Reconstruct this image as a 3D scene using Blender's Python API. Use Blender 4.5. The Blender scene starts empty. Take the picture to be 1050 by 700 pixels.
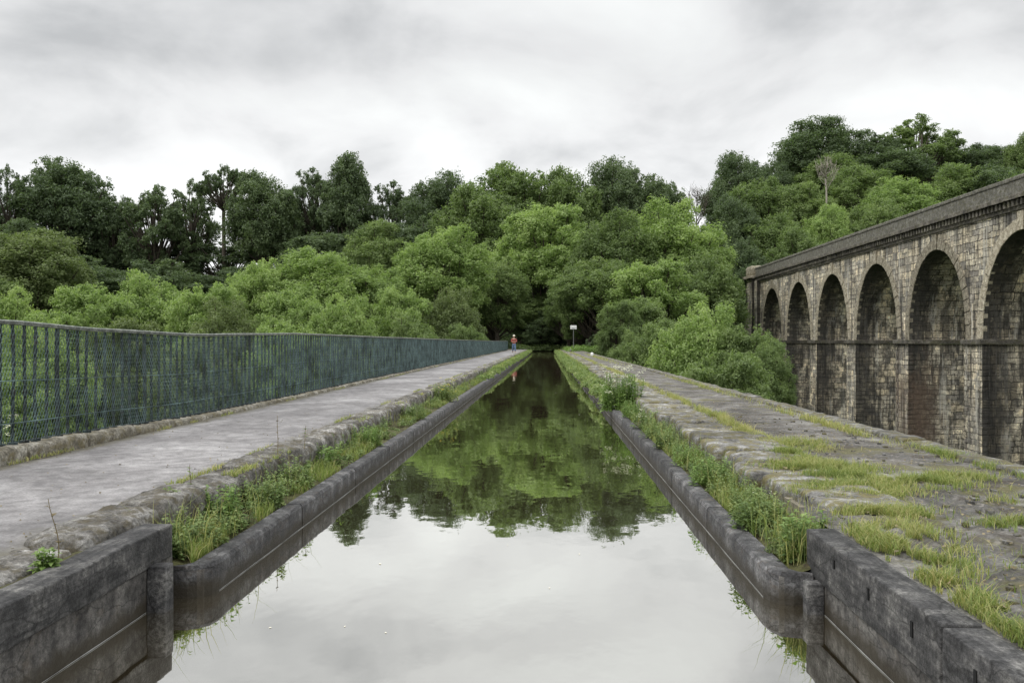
import bpy, math, random
import numpy as np
from mathutils import Vector, Matrix, noise
R = math.radians
S = bpy.context.scene
C = S.collection

# ------------------------------------------------------------ camera, sky, sun, exposure
F = 860.0                      # focal length in photo pixels (photo 1050 wide)
YAW = R(2.33)
EYE = 1.6
cam = bpy.data.cameras.new('camera'); co = bpy.data.objects.new('camera', cam); C.objects.link(co)
cam.sensor_width = 36; cam.lens = F/1050*36; cam.clip_start = 0.05; cam.clip_end = 6000
co.location = (0, 0, EYE); co.rotation_euler = (R(90), 0, YAW)
S.camera = co
W = bpy.data.worlds.new('World'); S.world = W; W.use_nodes = True
SUN_EL, SUN_AZ = 52, -120       # azimuth clockwise from +Y: light from behind left
def world():
    nt = W.node_tree; n = nt.nodes; l = nt.links; n.clear()
    out = n.new('ShaderNodeOutputWorld')
    sky = n.new('ShaderNodeTexSky'); sky.sky_type = 'NISHITA'; sky.sun_disc = False
    sky.sun_elevation = R(SUN_EL); sky.sun_rotation = R(SUN_AZ); sky.air_density = 1.5; sky.dust_density = 4
    bg1 = n.new('ShaderNodeBackground'); bg1.inputs[1].default_value = 0.07
    l.new(sky.outputs[0], bg1.inputs[0])
    tc = n.new('ShaderNodeTexCoord'); sp = n.new('ShaderNodeSeparateXYZ'); l.new(tc.outputs['Generated'], sp.inputs[0])
    # flat cloud deck: project the direction on a plane overhead
    add = n.new('ShaderNodeMath'); add.operation = 'ADD'; add.inputs[1].default_value = 0.40
    mx = n.new('ShaderNodeMath'); mx.operation = 'MAXIMUM'; mx.inputs[1].default_value = 0.0
    l.new(sp.outputs[2], mx.inputs[0]); l.new(mx.outputs[0], add.inputs[0])
    dv = n.new('ShaderNodeVectorMath'); dv.operation = 'DIVIDE'
    cb = n.new('ShaderNodeCombineXYZ')
    for i in range(3): l.new(add.outputs[0], cb.inputs[i])
    l.new(tc.outputs['Generated'], dv.inputs[0]); l.new(cb.outputs[0], dv.inputs[1])
    nz = n.new('ShaderNodeTexNoise'); nz.inputs['Scale'].default_value = 2.6; nz.inputs['Detail'].default_value = 7
    nz.inputs['Roughness'].default_value = .5; nz.inputs['Distortion'].default_value = .35
    l.new(dv.outputs[0], nz.inputs['Vector'])
    cr = n.new('ShaderNodeValToRGB'); e = cr.color_ramp.elements
    e[0].position = .33; e[0].color = (.46, .47, .48, 1); e[1].position = .68; e[1].color = (.80, .815, .81, 1)
    m = cr.color_ramp.elements.new(.5); m.color = (.68, .685, .69, 1)
    l.new(nz.outputs[0], cr.inputs[0])
    # brighter overhead (a thick overcast), white band near the horizon
    cz = n.new('ShaderNodeValToRGB'); e = cz.color_ramp.elements
    e[0].position = 0.0; e[0].color = (.50, .50, .50, 1); e[1].position = 1.0; e[1].color = (1, 1, 1, 1)
    for p, v in ((.12, .50), (.20, .445), (.30, .375), (.42, .38), (.55, .74), (.75, 1.0)):
        k = cz.color_ramp.elements.new(p); k.color = (v, v, v, 1)
    l.new(sp.outputs[2], cz.inputs[0])
    mul = n.new('ShaderNodeMix'); mul.data_type = 'RGBA'; mul.blend_type = 'MULTIPLY'; mul.inputs[0].default_value = 1
    l.new(cr.outputs[0], mul.inputs[6]); l.new(cz.outputs[0], mul.inputs[7])
    bg2 = n.new('ShaderNodeBackground'); bg2.inputs[1].default_value = 2.6
    l.new(mul.outputs[2], bg2.inputs[0])
    ms = n.new('ShaderNodeMixShader'); ms.inputs[0].default_value = .95
    l.new(bg1.outputs[0], ms.inputs[1]); l.new(bg2.outputs[0], ms.inputs[2]); l.new(ms.outputs[0], out.inputs[0])
world()
sl = bpy.data.lights.new('sun', 'SUN'); sl.energy = 0.9; sl.angle = R(18); sl.color = (1, .97, .92)
so = bpy.data.objects.new('sun', sl); C.objects.link(so)
d = Vector((math.sin(R(SUN_AZ))*math.cos(R(SUN_EL)), math.cos(R(SUN_AZ))*math.cos(R(SUN_EL)), math.sin(R(SUN_EL))))
so.rotation_euler = d.to_track_quat('Z', 'Y').to_euler()
S.view_settings.view_transform = 'Standard'; S.view_settings.look = 'None'
S.view_settings.exposure = 0.34; S.view_settings.gamma = 1
S.render.engine = 'CYCLES'
S.cycles.max_bounces = 8; S.cycles.transparent_max_bounces = 8

# ------------------------------------------------------------ helpers
def at(px, py, Y):
    """point at distance Y down the canal that the photo shows at px,py (1050x700)"""
    u = (px-525)/F; v = (350-py)/F
    c, s = math.cos(YAW), math.sin(YAW)
    k = c + u*s
    return Vector((Y*(-s+u*c)/k, Y, EYE + v*Y/k))
def scale_at(Y): return Y/F
def sstep(a, b, x):
    t = min(1, max(0, (x-a)/(b-a))); return t*t*(3-2*t)
def nz(x, y, z=0): return noise.noise(Vector((x, y, z)))
class MB:
    def __init__(s): s.v = []; s.f = []; s.m = []; s.t = []
    def add(s, vs, fs, mi=0, t=0.5):
        b = len(s.v); s.v.extend(vs)
        for f in fs: s.f.append(tuple(b+i for i in f)); s.m.append(mi); s.t.append(t)
    def box(s, x0, x1, y0, y1, z0, z1, mi=0):
        s.add([(x0,y0,z0),(x1,y0,z0),(x1,y1,z0),(x0,y1,z0),(x0,y0,z1),(x1,y0,z1),(x1,y1,z1),(x0,y1,z1)],
              [(0,3,2,1),(4,5,6,7),(0,1,5,4),(1,2,6,5),(2,3,7,6),(3,0,4,7)], mi)
    def tube(s, pts, rad, n=6, mi=0, cap=True):
        pts = [Vector(p) for p in pts]; rs = rad if hasattr(rad, '__len__') else [rad]*len(pts)
        vs = []
        for i, p in enumerate(pts):
            t = (pts[min(i+1, len(pts)-1)]-pts[max(i-1, 0)])
            if t.length < 1e-9: t = Vector((0,0,1))
            t.normalize(); a = Vector((1,0,0)) if abs(t.x) < .8 else Vector((0,1,0))
            u = t.cross(a).normalized(); w = t.cross(u)
            for k in range(n):
                an = 2*math.pi*k/n; vs.append(tuple(p+(u*math.cos(an)+w*math.sin(an))*rs[i]))
        fs = [(i*n+k, i*n+(k+1)%n, (i+1)*n+(k+1)%n, (i+1)*n+k) for i in range(len(pts)-1) for k in range(n)]
        if cap: fs += [tuple(range(n))[::-1], tuple((len(pts)-1)*n+k for k in range(n))]
        s.add(vs, fs, mi)
    def grid(s, fn, nu, nv, mi=0):
        vs = [fn(i/nu, j/nv) for j in range(nv+1) for i in range(nu+1)]
        s.add(vs, [(j*(nu+1)+i, j*(nu+1)+i+1, (j+1)*(nu+1)+i+1, (j+1)*(nu+1)+i) for j in range(nv) for i in range(nu)], mi)
    def block(s, x0, x1, y0, y1, z0, z1, r=.03, res=.08, amp=.01, fq=3.0, seed=0, mi=0):
        """a worn stone block: rounded edges and an uneven surface"""
        c = Vector(((x0+x1)/2, (y0+y1)/2, (z0+z1)/2)); h = Vector(((x1-x0)/2, (y1-y0)/2, (z1-z0)/2))
        r = min(r, h.x*.95, h.y*.95, h.z*.95)
        n = [max(2, min(36, int(2*q/res))) for q in h]
        def ticks(q, k):
            a = [-q, -q+r*.3, -q+r] + [(-q+r)+(2*q-2*r)*i/k for i in range(1, k)] + [q-r, q-r*.3, q]
            return a
        T = [ticks(h[i], n[i]) for i in range(3)]
        sd = seed*7.31
        def P(p):
            p = Vector(p); cl = Vector([max(-(h[i]-r), min(h[i]-r, p[i])) for i in range(3)])
            dd = p-cl
            if dd.length > 1e-9: p = cl+dd.normalized()*min(r, dd.length if sum(abs(x) > 1e-9 for x in dd) < 2 else r)
            q = p*fq; g = Vector((nz(q.x+sd, q.y, q.z), nz(q.x, q.y+sd, q.z+9), nz(q.x, q.y+4, q.z+sd)))
            q = p*fq*4; g += .35*Vector((nz(q.x+sd, q.y, q.z), nz(q.x, q.y+sd, q.z+9), nz(q.x, q.y+4, q.z+sd)))
            return tuple(c+p+g*amp)
        for ax in range(3):
            a, b = [i for i in range(3) if i != ax]
            for sg in (-1, 1):
                if ax == 2 and sg < 0: continue
                A, B = T[a], T[b]; vs = []
                for vb in B:
                    for va in A:
                        p = [0,0,0]; p[ax] = sg*h[ax]; p[a] = va; p[b] = vb; vs.append(P(p))
                w = len(A); fs = []
                for j in range(len(B)-1):
                    for i in range(w-1):
                        q = (j*w+i, j*w+i+1, (j+1)*w+i+1, (j+1)*w+i)
                        fs.append(q if (sg > 0) != (ax == 1) else q[::-1])
                s.add(vs, fs, mi)
    def build(s, name, mats, parent=None, smooth=False, attr=False):
        me = bpy.data.meshes.new(name); me.from_pydata(s.v, [], s.f)
        if not isinstance(mats, (list, tuple)): mats = [mats]
        for m in mats: me.materials.append(m)
        if len(mats) > 1: me.polygons.foreach_set('material_index', s.m)
        if attr:
            a = me.attributes.new('tone', 'FLOAT', 'FACE'); a.data.foreach_set('value', s.t)
        if smooth: me.polygons.foreach_set('use_smooth', [True]*len(s.f))
        me.update()
        o = bpy.data.objects.new(name, me); C.objects.link(o)
        if parent: o.parent = parent
        return o
def npmesh(name, V, Fc, mats, parent=None, tone=None, mi=None, smooth=False):
    me = bpy.data.meshes.new(name)
    V = np.asarray(V, np.float32); Fc = np.asarray(Fc, np.int32)
    me.vertices.add(len(V)); me.vertices.foreach_set('co', V.ravel())
    k = Fc.shape[1]; me.loops.add(Fc.size); me.loops.foreach_set('vertex_index', Fc.ravel())
    me.polygons.add(len(Fc)); me.polygons.foreach_set('loop_start', np.arange(0, Fc.size, k, dtype=np.int32))
    for m in (mats if isinstance(mats, (list, tuple)) else [mats]): me.materials.append(m)
    if mi is not None: me.polygons.foreach_set('material_index', np.asarray(mi, np.int32))
    if tone is not None:
        a = me.attributes.new('tone', 'FLOAT', 'FACE'); a.data.foreach_set('value', np.asarray(tone, np.float32))
    me.update(calc_edges=True); me.validate()
    o = bpy.data.objects.new(name, me); C.objects.link(o)
    if parent: o.parent = parent
    return o
def empty(name, loc, label, cat, group=None):
    o = bpy.data.objects.new(name, None); C.objects.link(o); o.location = loc; o.empty_display_size = .3
    o['label'] = label; o['category'] = cat
    if group: o['group'] = group
    return o
def tag(o, label=None, cat=None, group=None, kind=None):
    if label: o['label'] = label
    if cat: o['category'] = cat
    if group: o['group'] = group
    if kind: o['kind'] = kind
    return o

# ------------------------------------------------------------ materials
class NT:
    def __init__(s, name):
        s.m = bpy.data.materials.new(name); s.m.use_nodes = True; s.nt = s.m.node_tree
        s.n = s.nt.nodes; s.l = s.nt.links; s.b = s.n['Principled BSDF']; s.out = s.n['Material Output']
        s.b.inputs['Specular IOR Level'].default_value = .3
        s.pos = s.n.new('ShaderNodeNewGeometry')
    def _in(s, sock, v):
        if isinstance(v, bpy.types.NodeSocket): s.l.new(v, sock)
        elif v is not None: sock.default_value = v if not (isinstance(v, tuple) and len(v) == 3 and sock.type == 'RGBA') else (*v, 1)
    def scaled(s, vec, sc):
        m = s.n.new('ShaderNodeMapping'); m.inputs['Scale'].default_value = sc; s.l.new(vec, m.inputs[0]); return m.outputs[0]
    def noise(s, scale, detail=4, rough=.55, vec=None, dist=0):
        t = s.n.new('ShaderNodeTexNoise'); t.inputs['Scale'].default_value = scale; t.inputs['Detail'].default_value = detail
        t.inputs['Roughness'].default_value = rough; t.inputs['Distortion'].default_value = dist
        s.l.new(vec or s.pos.outputs['Position'], t.inputs['Vector']); return t.outputs[0]
    def ramp(s, v, *st):
        r = s.n.new('ShaderNodeValToRGB'); e = r.color_ramp.elements
        while len(e) < len(st): e.new(.5)
        for i, (p, c) in enumerate(st):
            e[i].position = p; e[i].color = (*c, 1) if isinstance(c, tuple) else (c, c, c, 1)
        s.l.new(v, r.inputs[0]); return r.outputs[0]
    def mix(s, f, a, b, mode='MIX'):
        m = s.n.new('ShaderNodeMix'); m.data_type = 'RGBA'; m.blend_type = mode
        s._in(m.inputs[0], f); s._in(m.inputs[6], a); s._in(m.inputs[7], b); return m.outputs[2]
    def math(s, op, a, b=None, cl=False):
        m = s.n.new('ShaderNodeMath'); m.operation = op; m.use_clamp = cl; s._in(m.inputs[0], a); s._in(m.inputs[1], b); return m.outputs[0]
    def bump(s, h, strength=.5, dist=.02, nrm=None):
        b = s.n.new('ShaderNodeBump'); b.inputs['Strength'].default_value = strength; b.inputs['Distance'].default_value = dist
        s.l.new(h, b.inputs['Height'])
        if nrm: s.l.new(nrm, b.inputs['Normal'])
        return b.outputs[0]
    def set(s, col=None, rough=None, nrm=None):
        s._in(s.b.inputs['Base Color'], col); s._in(s.b.inputs['Roughness'], rough)
        if nrm: s.l.new(nrm, s.b.inputs['Normal'])
        return s.m

def m_stone(name, dark, mid, light, moss=(.10,.11,.035), mossamt=.5, rough=.85, sc=1.0, bump=.6):
    k = NT(name)
    a = k.noise(2.2*sc, 8, .62); b = k.noise(16*sc, 6, .65); c = k.noise(90*sc, 3, .6)
    col = k.ramp(a, (.30, dark), (.50, mid), (.70, light))
    col = k.mix(.85, col, k.ramp(b, (.35, .4), (.52, 1.0), (.68, 1.55)), 'MULTIPLY')
    col = k.mix(.7, col, k.ramp(c, (.36, .55), (.62, 1.4)), 'MULTIPLY')
    mm = k.math('MULTIPLY', k.ramp(k.noise(3.5*sc, 7, .65, k.scaled(k.pos.outputs['Position'], (1, 1, 1.7))), (.62-.25*mossamt, 0.0), (.74-.25*mossamt, 1.0)), mossamt*1.3, True)
    col = k.mix(mm, col, k.mix(k.noise(40, 3), (moss[0]*.5, moss[1]*.5, moss[2]*.5), (moss[0]*1.7, moss[1]*1.5, moss[2]*1.6)))
    oi = k.n.new('ShaderNodeObjectInfo')
    col = k.mix(.8, col, k.ramp(oi.outputs['Random'], (0, .62), (.5, 1.0), (1, 1.38)), 'MULTIPLY')
    h = k.math('ADD', k.math('MULTIPLY', a, .8), k.math('ADD', k.math('MULTIPLY', b, .5), k.math('MULTIPLY', c, .18)))
    return k.set(col, rough, k.bump(h, bump, .03))
def grain(m, amt=.7, sc=(28, 1.1, 28)):
    nt = m.node_tree; n = nt.nodes; b = n['Principled BSDF']; lk = b.inputs['Base Color'].links[0]; src = lk.from_socket
    g = n.new('ShaderNodeNewGeometry'); mp = n.new('ShaderNodeMapping'); mp.inputs['Scale'].default_value = sc; nt.links.new(g.outputs['Position'], mp.inputs[0])
    t = n.new('ShaderNodeTexNoise'); t.inputs['Scale'].default_value = 1; t.inputs['Detail'].default_value = 6; t.inputs['Roughness'].default_value = .7; nt.links.new(mp.outputs[0], t.inputs[0])
    r_ = n.new('ShaderNodeValToRGB'); e = r_.color_ramp.elements; e[0].position = .38; e[0].color = (.45,.45,.45,1); e[1].position = .66; e[1].color = (1.7,1.68,1.62,1); nt.links.new(t.outputs[0], r_.inputs[0])
    x = n.new('ShaderNodeMix'); x.data_type = 'RGBA'; x.blend_type = 'MULTIPLY'; x.inputs[0].default_value = amt
    nt.links.new(src, x.inputs[6]); nt.links.new(r_.outputs[0], x.inputs[7])
    v = n.new('ShaderNodeTexVoronoi'); v.feature = 'DISTANCE_TO_EDGE'; v.inputs['Scale'].default_value = 1.0
    m2 = n.new('ShaderNodeMapping'); m2.inputs['Scale'].default_value = (3, 1.3, 5); w = n.new('ShaderNodeVectorMath'); w.operation = 'ADD'
    t2 = n.new('ShaderNodeTexNoise'); t2.inputs['Scale'].default_value = 3; t2.inputs['Detail'].default_value = 6; nt.links.new(g.outputs['Position'], t2.inputs[0])
    nt.links.new(g.outputs['Position'], m2.inputs[0]); nt.links.new(m2.outputs[0], w.inputs[0]); nt.links.new(t2.outputs[1], w.inputs[1]); nt.links.new(w.outputs[0], v.inputs['Vector'])
    r2 = n.new('ShaderNodeValToRGB'); e = r2.color_ramp.elements; e[0].position = 0; e[0].color = (.25,.25,.25,1); e[1].position = .022; e[1].color = (1,1,1,1); nt.links.new(v.outputs[0], r2.inputs[0])
    y = n.new('ShaderNodeMix'); y.data_type = 'RGBA'; y.blend_type = 'MULTIPLY'; y.inputs[0].default_value = .8
    nt.links.new(x.outputs[2], y.inputs[6]); nt.links.new(r2.outputs[0], y.inputs[7]); nt.links.new(y.outputs[2], b.inputs['Base Color'])
def m_foliage(name, dark, mid, light, trans=.35, nscale=.45):
    k = NT(name)
    t = k.n.new('ShaderNodeAttribute'); t.attribute_name = 'tone'
    oi = k.n.new('ShaderNodeObjectInfo')
    tc = k.n.new('ShaderNodeTexCoord')
    cl = k.noise(nscale, 3, .6, tc.outputs['Object'])
    v = k.math('ADD', k.math('MULTIPLY', t.outputs['Fac'], .55), k.math('ADD', k.math('MULTIPLY', cl, .55), k.math('MULTIPLY', oi.outputs['Random'], .16)))
    col = k.ramp(v, (.30, dark), (.62, mid), (.98, light))
    k._in(k.b.inputs['Base Color'], col); k.b.inputs['Roughness'].default_value = .55
    k.b.inputs['Specular IOR Level'].default_value = .25
    tr = k.n.new('ShaderNodeBsdfTranslucent'); ml = k.mix(1.0, col, (1.08, 1.2, .68), 'MULTIPLY'); k.l.new(ml, tr.inputs[0])
    ms = k.n.new('ShaderNodeMixShader'); ms.inputs[0].default_value = trans
    k.l.new(k.b.outputs[0], ms.inputs[1]); k.l.new(tr.outputs[0], ms.inputs[2]); k.l.new(ms.outputs[0], k.out.inputs[0])
    return k.m
def m_plain(name, col, rough=.6, var=.25, sc=8, bump=.2, metal=0):
    k = NT(name); n_ = k.noise(sc, 6, .6)
    c = k.mix(1.0, col, k.ramp(n_, (.3, 1-var), (.7, 1+var)), 'MULTIPLY')
    k.b.inputs['Metallic'].default_value = metal
    return k.set(c, rough, k.bump(n_, bump, .01))

M = {}
M['leaf_light'] = m_foliage('leaf_light', (.150,.210,.078), (.275,.370,.135), (.41,.50,.21), .44)
M['leaf_mid']   = m_foliage('leaf_mid',   (.100,.142,.060), (.185,.250,.098), (.29,.36,.15), .42)
M['leaf_dark']  = m_foliage('leaf_dark',  (.074,.104,.058), (.120,.165,.084), (.18,.23,.115), .38)
M['leaf_olive'] = m_foliage('leaf_olive', (.095,.125,.055), (.165,.210,.085), (.25,.30,.14), .4)
M['grass'] = m_foliage('grass_blades', (.11,.17,.045), (.235,.29,.085), (.46,.41,.19), .35, 1.2)
M['weed'] = m_foliage('weed_leaves', (.08,.13,.045), (.18,.25,.085), (.36,.39,.17), .35, 2)
M['bright'] = m_foliage('bright_leaves', (.10,.17,.04), (.19,.29,.08), (.32,.40,.15), .35, 2)
M['dry'] = m_foliage('dry_stems', (.10,.08,.04), (.20,.16,.09), (.32,.26,.15), .2, 2)
M['bark'] = m_plain('bark', (.070,.058,.045), .9, .4, 5, .6)
M['deadwood'] = m_plain('deadwood', (.34,.31,.26), .9, .25, 5, .4)
M['iron'] = m_stone('cast_iron', (.024,.024,.026), (.068,.067,.069), (.17,.168,.17), (.07,.055,.035), .3, .72, 2.8, .6)
M['beam'] = m_stone('grey_beam', (.022,.022,.023), (.066,.065,.066), (.17,.166,.16), (.08,.08,.05), .12, .75, 3.2, .7)
grain(M['beam'])
M['recess'] = m_stone('recess_wall', (.028,.026,.025), (.058,.055,.052), (.10,.096,.09), (.07,.06,.04), .25, .8, 1.5, .4)
grain(M['recess'], .6, (9, 9, .8)); grain(M['iron'], .5, (10, 10, 1.2))
def algae(m, top):
    nt = m.node_tree; n = nt.nodes; b = n['Principled BSDF']; src = b.inputs['Base Color'].links[0].from_socket
    g = n.new('ShaderNodeNewGeometry'); sp = n.new('ShaderNodeSeparateXYZ'); nt.links.new(g.outputs['Position'], sp.inputs[0])
    t = n.new('ShaderNodeTexNoise'); t.inputs['Scale'].default_value = 7; t.inputs['Detail'].default_value = 7; nt.links.new(g.outputs['Position'], t.inputs[0])
    a = n.new('ShaderNodeMath'); a.operation = 'MULTIPLY_ADD'; a.inputs[1].default_value = .16; nt.links.new(t.outputs[0], a.inputs[0]); nt.links.new(sp.outputs[2], a.inputs[2])
    r_ = n.new('ShaderNodeValToRGB'); e = r_.color_ramp.elements; e[0].position = top*.55+.07; e[0].color = (.85,.85,.85,1); e[1].position = top+.10; e[1].color = (0,0,0,1); nt.links.new(a.outputs[0], r_.inputs[0])
    x = n.new('ShaderNodeMix'); x.data_type = 'RGBA'; nt.links.new(r_.outputs[0], x.inputs[0]); nt.links.new(src, x.inputs[6]); x.inputs[7].default_value = (.030,.024,.014,1)
    nt.links.new(x.outputs[2], b.inputs['Base Color'])
algae(M['iron'], .10); algae(M['recess'], .10)
M['coping'] = m_stone('coping_stone', (.050,.046,.040), (.155,.147,.133), (.40,.39,.37), (.080,.072,.036), .55, .85, 2.4, 1.0)
M['slab'] = m_stone('worn_slab', (.055,.052,.047), (.17,.165,.155), (.40,.395,.38), (.13,.125,.045), .65, .8, 2.0, 1.0)
M['kerb'] = m_stone('kerb_stone', (.08,.072,.055), (.18,.165,.13), (.40,.385,.34), (.12,.11,.05), .5, .85, 2.2, .9)
M['soil'] = m_stone('soil', (.045,.036,.022), (.085,.070,.040), (.14,.12,.07), (.10,.11,.04), .9, .95, 2.5, .9)
M['masonry'] = m_stone('aqueduct_masonry', (.10,.09,.07), (.20,.18,.14), (.32,.29,.23), (.10,.11,.035), .4)
M['rail'] = m_stone('rail_paint', (.010,.014,.016), (.022,.034,.037), (.075,.105,.11), (.055,.035,.028), .4, .5, 5, .3)
M['toprail'] = m_stone('top_rail', (.09,.10,.09), (.20,.215,.19), (.38,.40,.36), (.06,.09,.07), .5, .55, 4, .3)
M['mesh'] = m_plain('green_wire', (.115,.170,.168), .5, .8, 3.2, 0)
M['white'] = m_plain('white_paint', (.80,.80,.78), .5, .06)
M['petal'] = m_plain('white_petals', (.62,.63,.46), .7, .15)
M['yellow'] = m_plain('yellow_petals', (.75,.58,.05), .6, .1)
M['red'] = m_plain('red_cloth', (.30,.085,.07), .85, .15)
M['blue'] = m_plain('blue_cloth', (.13,.19,.30), .85, .15)
M['slot_shade'] = m_plain('painted_slot_shade', (.008,.008,.008), .95, .1)  # near-black that paints the shade inside the beam slots
M['skin'] = m_plain('skin', (.50,.32,.24), .6, .05)
M['brown'] = m_plain('brown_boots', (.09,.055,.03), .7, .1)
M['hatcloth'] = m_plain('pale_cloth', (.72,.68,.55), .8, .1)
M['glint_and_post_grey'] = m_plain('glint_and_post_grey', (.26,.26,.25), .6, .35, 9)  # pale grey of the painted meniscus glint, shared with the bollard
M['greypost'] = m_plain('grey_post', (.16,.16,.16), .6, .2)
M['signtext'] = m_plain('sign_marks', (.12,.13,.15), .6, .1)

def m_path():
    k = NT('towpath_asphalt')
    P = k.pos.outputs['Position']
    a = k.noise(.9, 7, .62, k.scaled(P, (.9, .9, 1)), .4); b = k.noise(60, 5, .6); c = k.noise(7, 6, .6)
    big = k.noise(.33, 4, .5, k.scaled(P, (1, 1, 1)))
    col = k.ramp(a, (.30, (.115,.110,.110)), (.5, (.185,.177,.176)), (.70, (.30,.29,.288)))
    col = k.mix(.6, col, k.ramp(b, (.34, .6), (.62, 1.35)), 'MULTIPLY')
    col = k.mix(.75, col, k.ramp(c, (.35, .65), (.65, 1.35)), 'MULTIPLY')
    col = k.mix(.7, col, k.ramp(big, (.35, .8), (.65, 1.2)), 'MULTIPLY')
    v = k.n.new('ShaderNodeTexVoronoi'); v.feature = 'DISTANCE_TO_EDGE'; v.inputs['Scale'].default_value = .55
    w = k.n.new('ShaderNodeVectorMath'); w.operation = 'ADD'; k.l.new(P, w.inputs[0])
    nn = k.n.new('ShaderNodeTexNoise'); nn.inputs['Scale'].default_value = 2; nn.inputs['Detail'].default_value = 5; k.l.new(P, nn.inputs[0])
    k.l.new(nn.outputs[1], w.inputs[1]); k.l.new(w.outputs[0], v.inputs['Vector'])
    crack = k.ramp(v.outputs['Distance'], (0, 1.0), (.010, 0.0))
    col = k.mix(k.math('MULTIPLY', crack, .4), col, (.10,.095,.085))
    sp = k.n.new('ShaderNodeSeparateXYZ'); k.l.new(P, sp.inputs[0])
    # gritty moss collecting along both edges of the path
    e = k.math('ABSOLUTE', k.math('ADD', sp.outputs[0], 3.93))
    e = k.math('ADD', e, k.math('MULTIPLY', k.noise(4, 6, .65), .5))
    em = k.ramp(k.math('MULTIPLY', e, .5), (.545, 0.0), (.60, .5), (.66, .95))
    col = k.mix(em, col, k.mix(k.noise(25, 4), (.045,.043,.03), (.17,.155,.11)))
    return k.set(col, k.ramp(a, (.35, .8), (.7, .55)), k.bump(k.math('ADD', b, k.math('MULTIPLY', c, .6)), .5, .012))
M['path'] = m_path()
def m_tar():
    k = NT('gravelly_tar')
    P = k.pos.outputs['Position']
    a = k.noise(1.3, 8, .65); b = k.noise(45, 5, .7); c = k.noise(8, 6, .65)
    v = k.n.new('ShaderNodeTexVoronoi'); v.inputs['Scale'].default_value = 38; k.l.new(P, v.inputs['Vector'])
    col = k.ramp(a, (.32, (.048,.045,.040)), (.5, (.122,.116,.106)), (.70, (.29,.28,.26)))
    col = k.mix(.8, col, k.ramp(b, (.32, .45), (.65, 1.45)), 'MULTIPLY')
    col = k.mix(.6, col, k.ramp(c, (.35, .6), (.65, 1.3)), 'MULTIPLY')
    pb = k.ramp(v.outputs['Color'], (.80, 0.0), (.86, 1.0))
    col = k.mix(k.math('MULTIPLY', pb, .5), col, (.34,.31,.28))
    br_ = k.ramp(k.noise(3.1, 8, .7, k.scaled(P, (1, .8, 1.3))), (.50, 0.0), (.60, 1.0))
    col = k.mix(k.math('MULTIPLY', br_, .6), col, (.055,.042,.028))
    mo = k.ramp(k.noise(1.7, 8, .68), (.54, 0.0), (.62, 1.0))
    col = k.mix(k.math('MULTIPLY', mo, .75), col, k.mix(k.noise(30, 4), (.06,.065,.022), (.17,.15,.06)))
    return k.set(col, .85, k.bump(k.math('ADD', b, c), .8, .02))
M['tar'] = m_tar()
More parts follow.
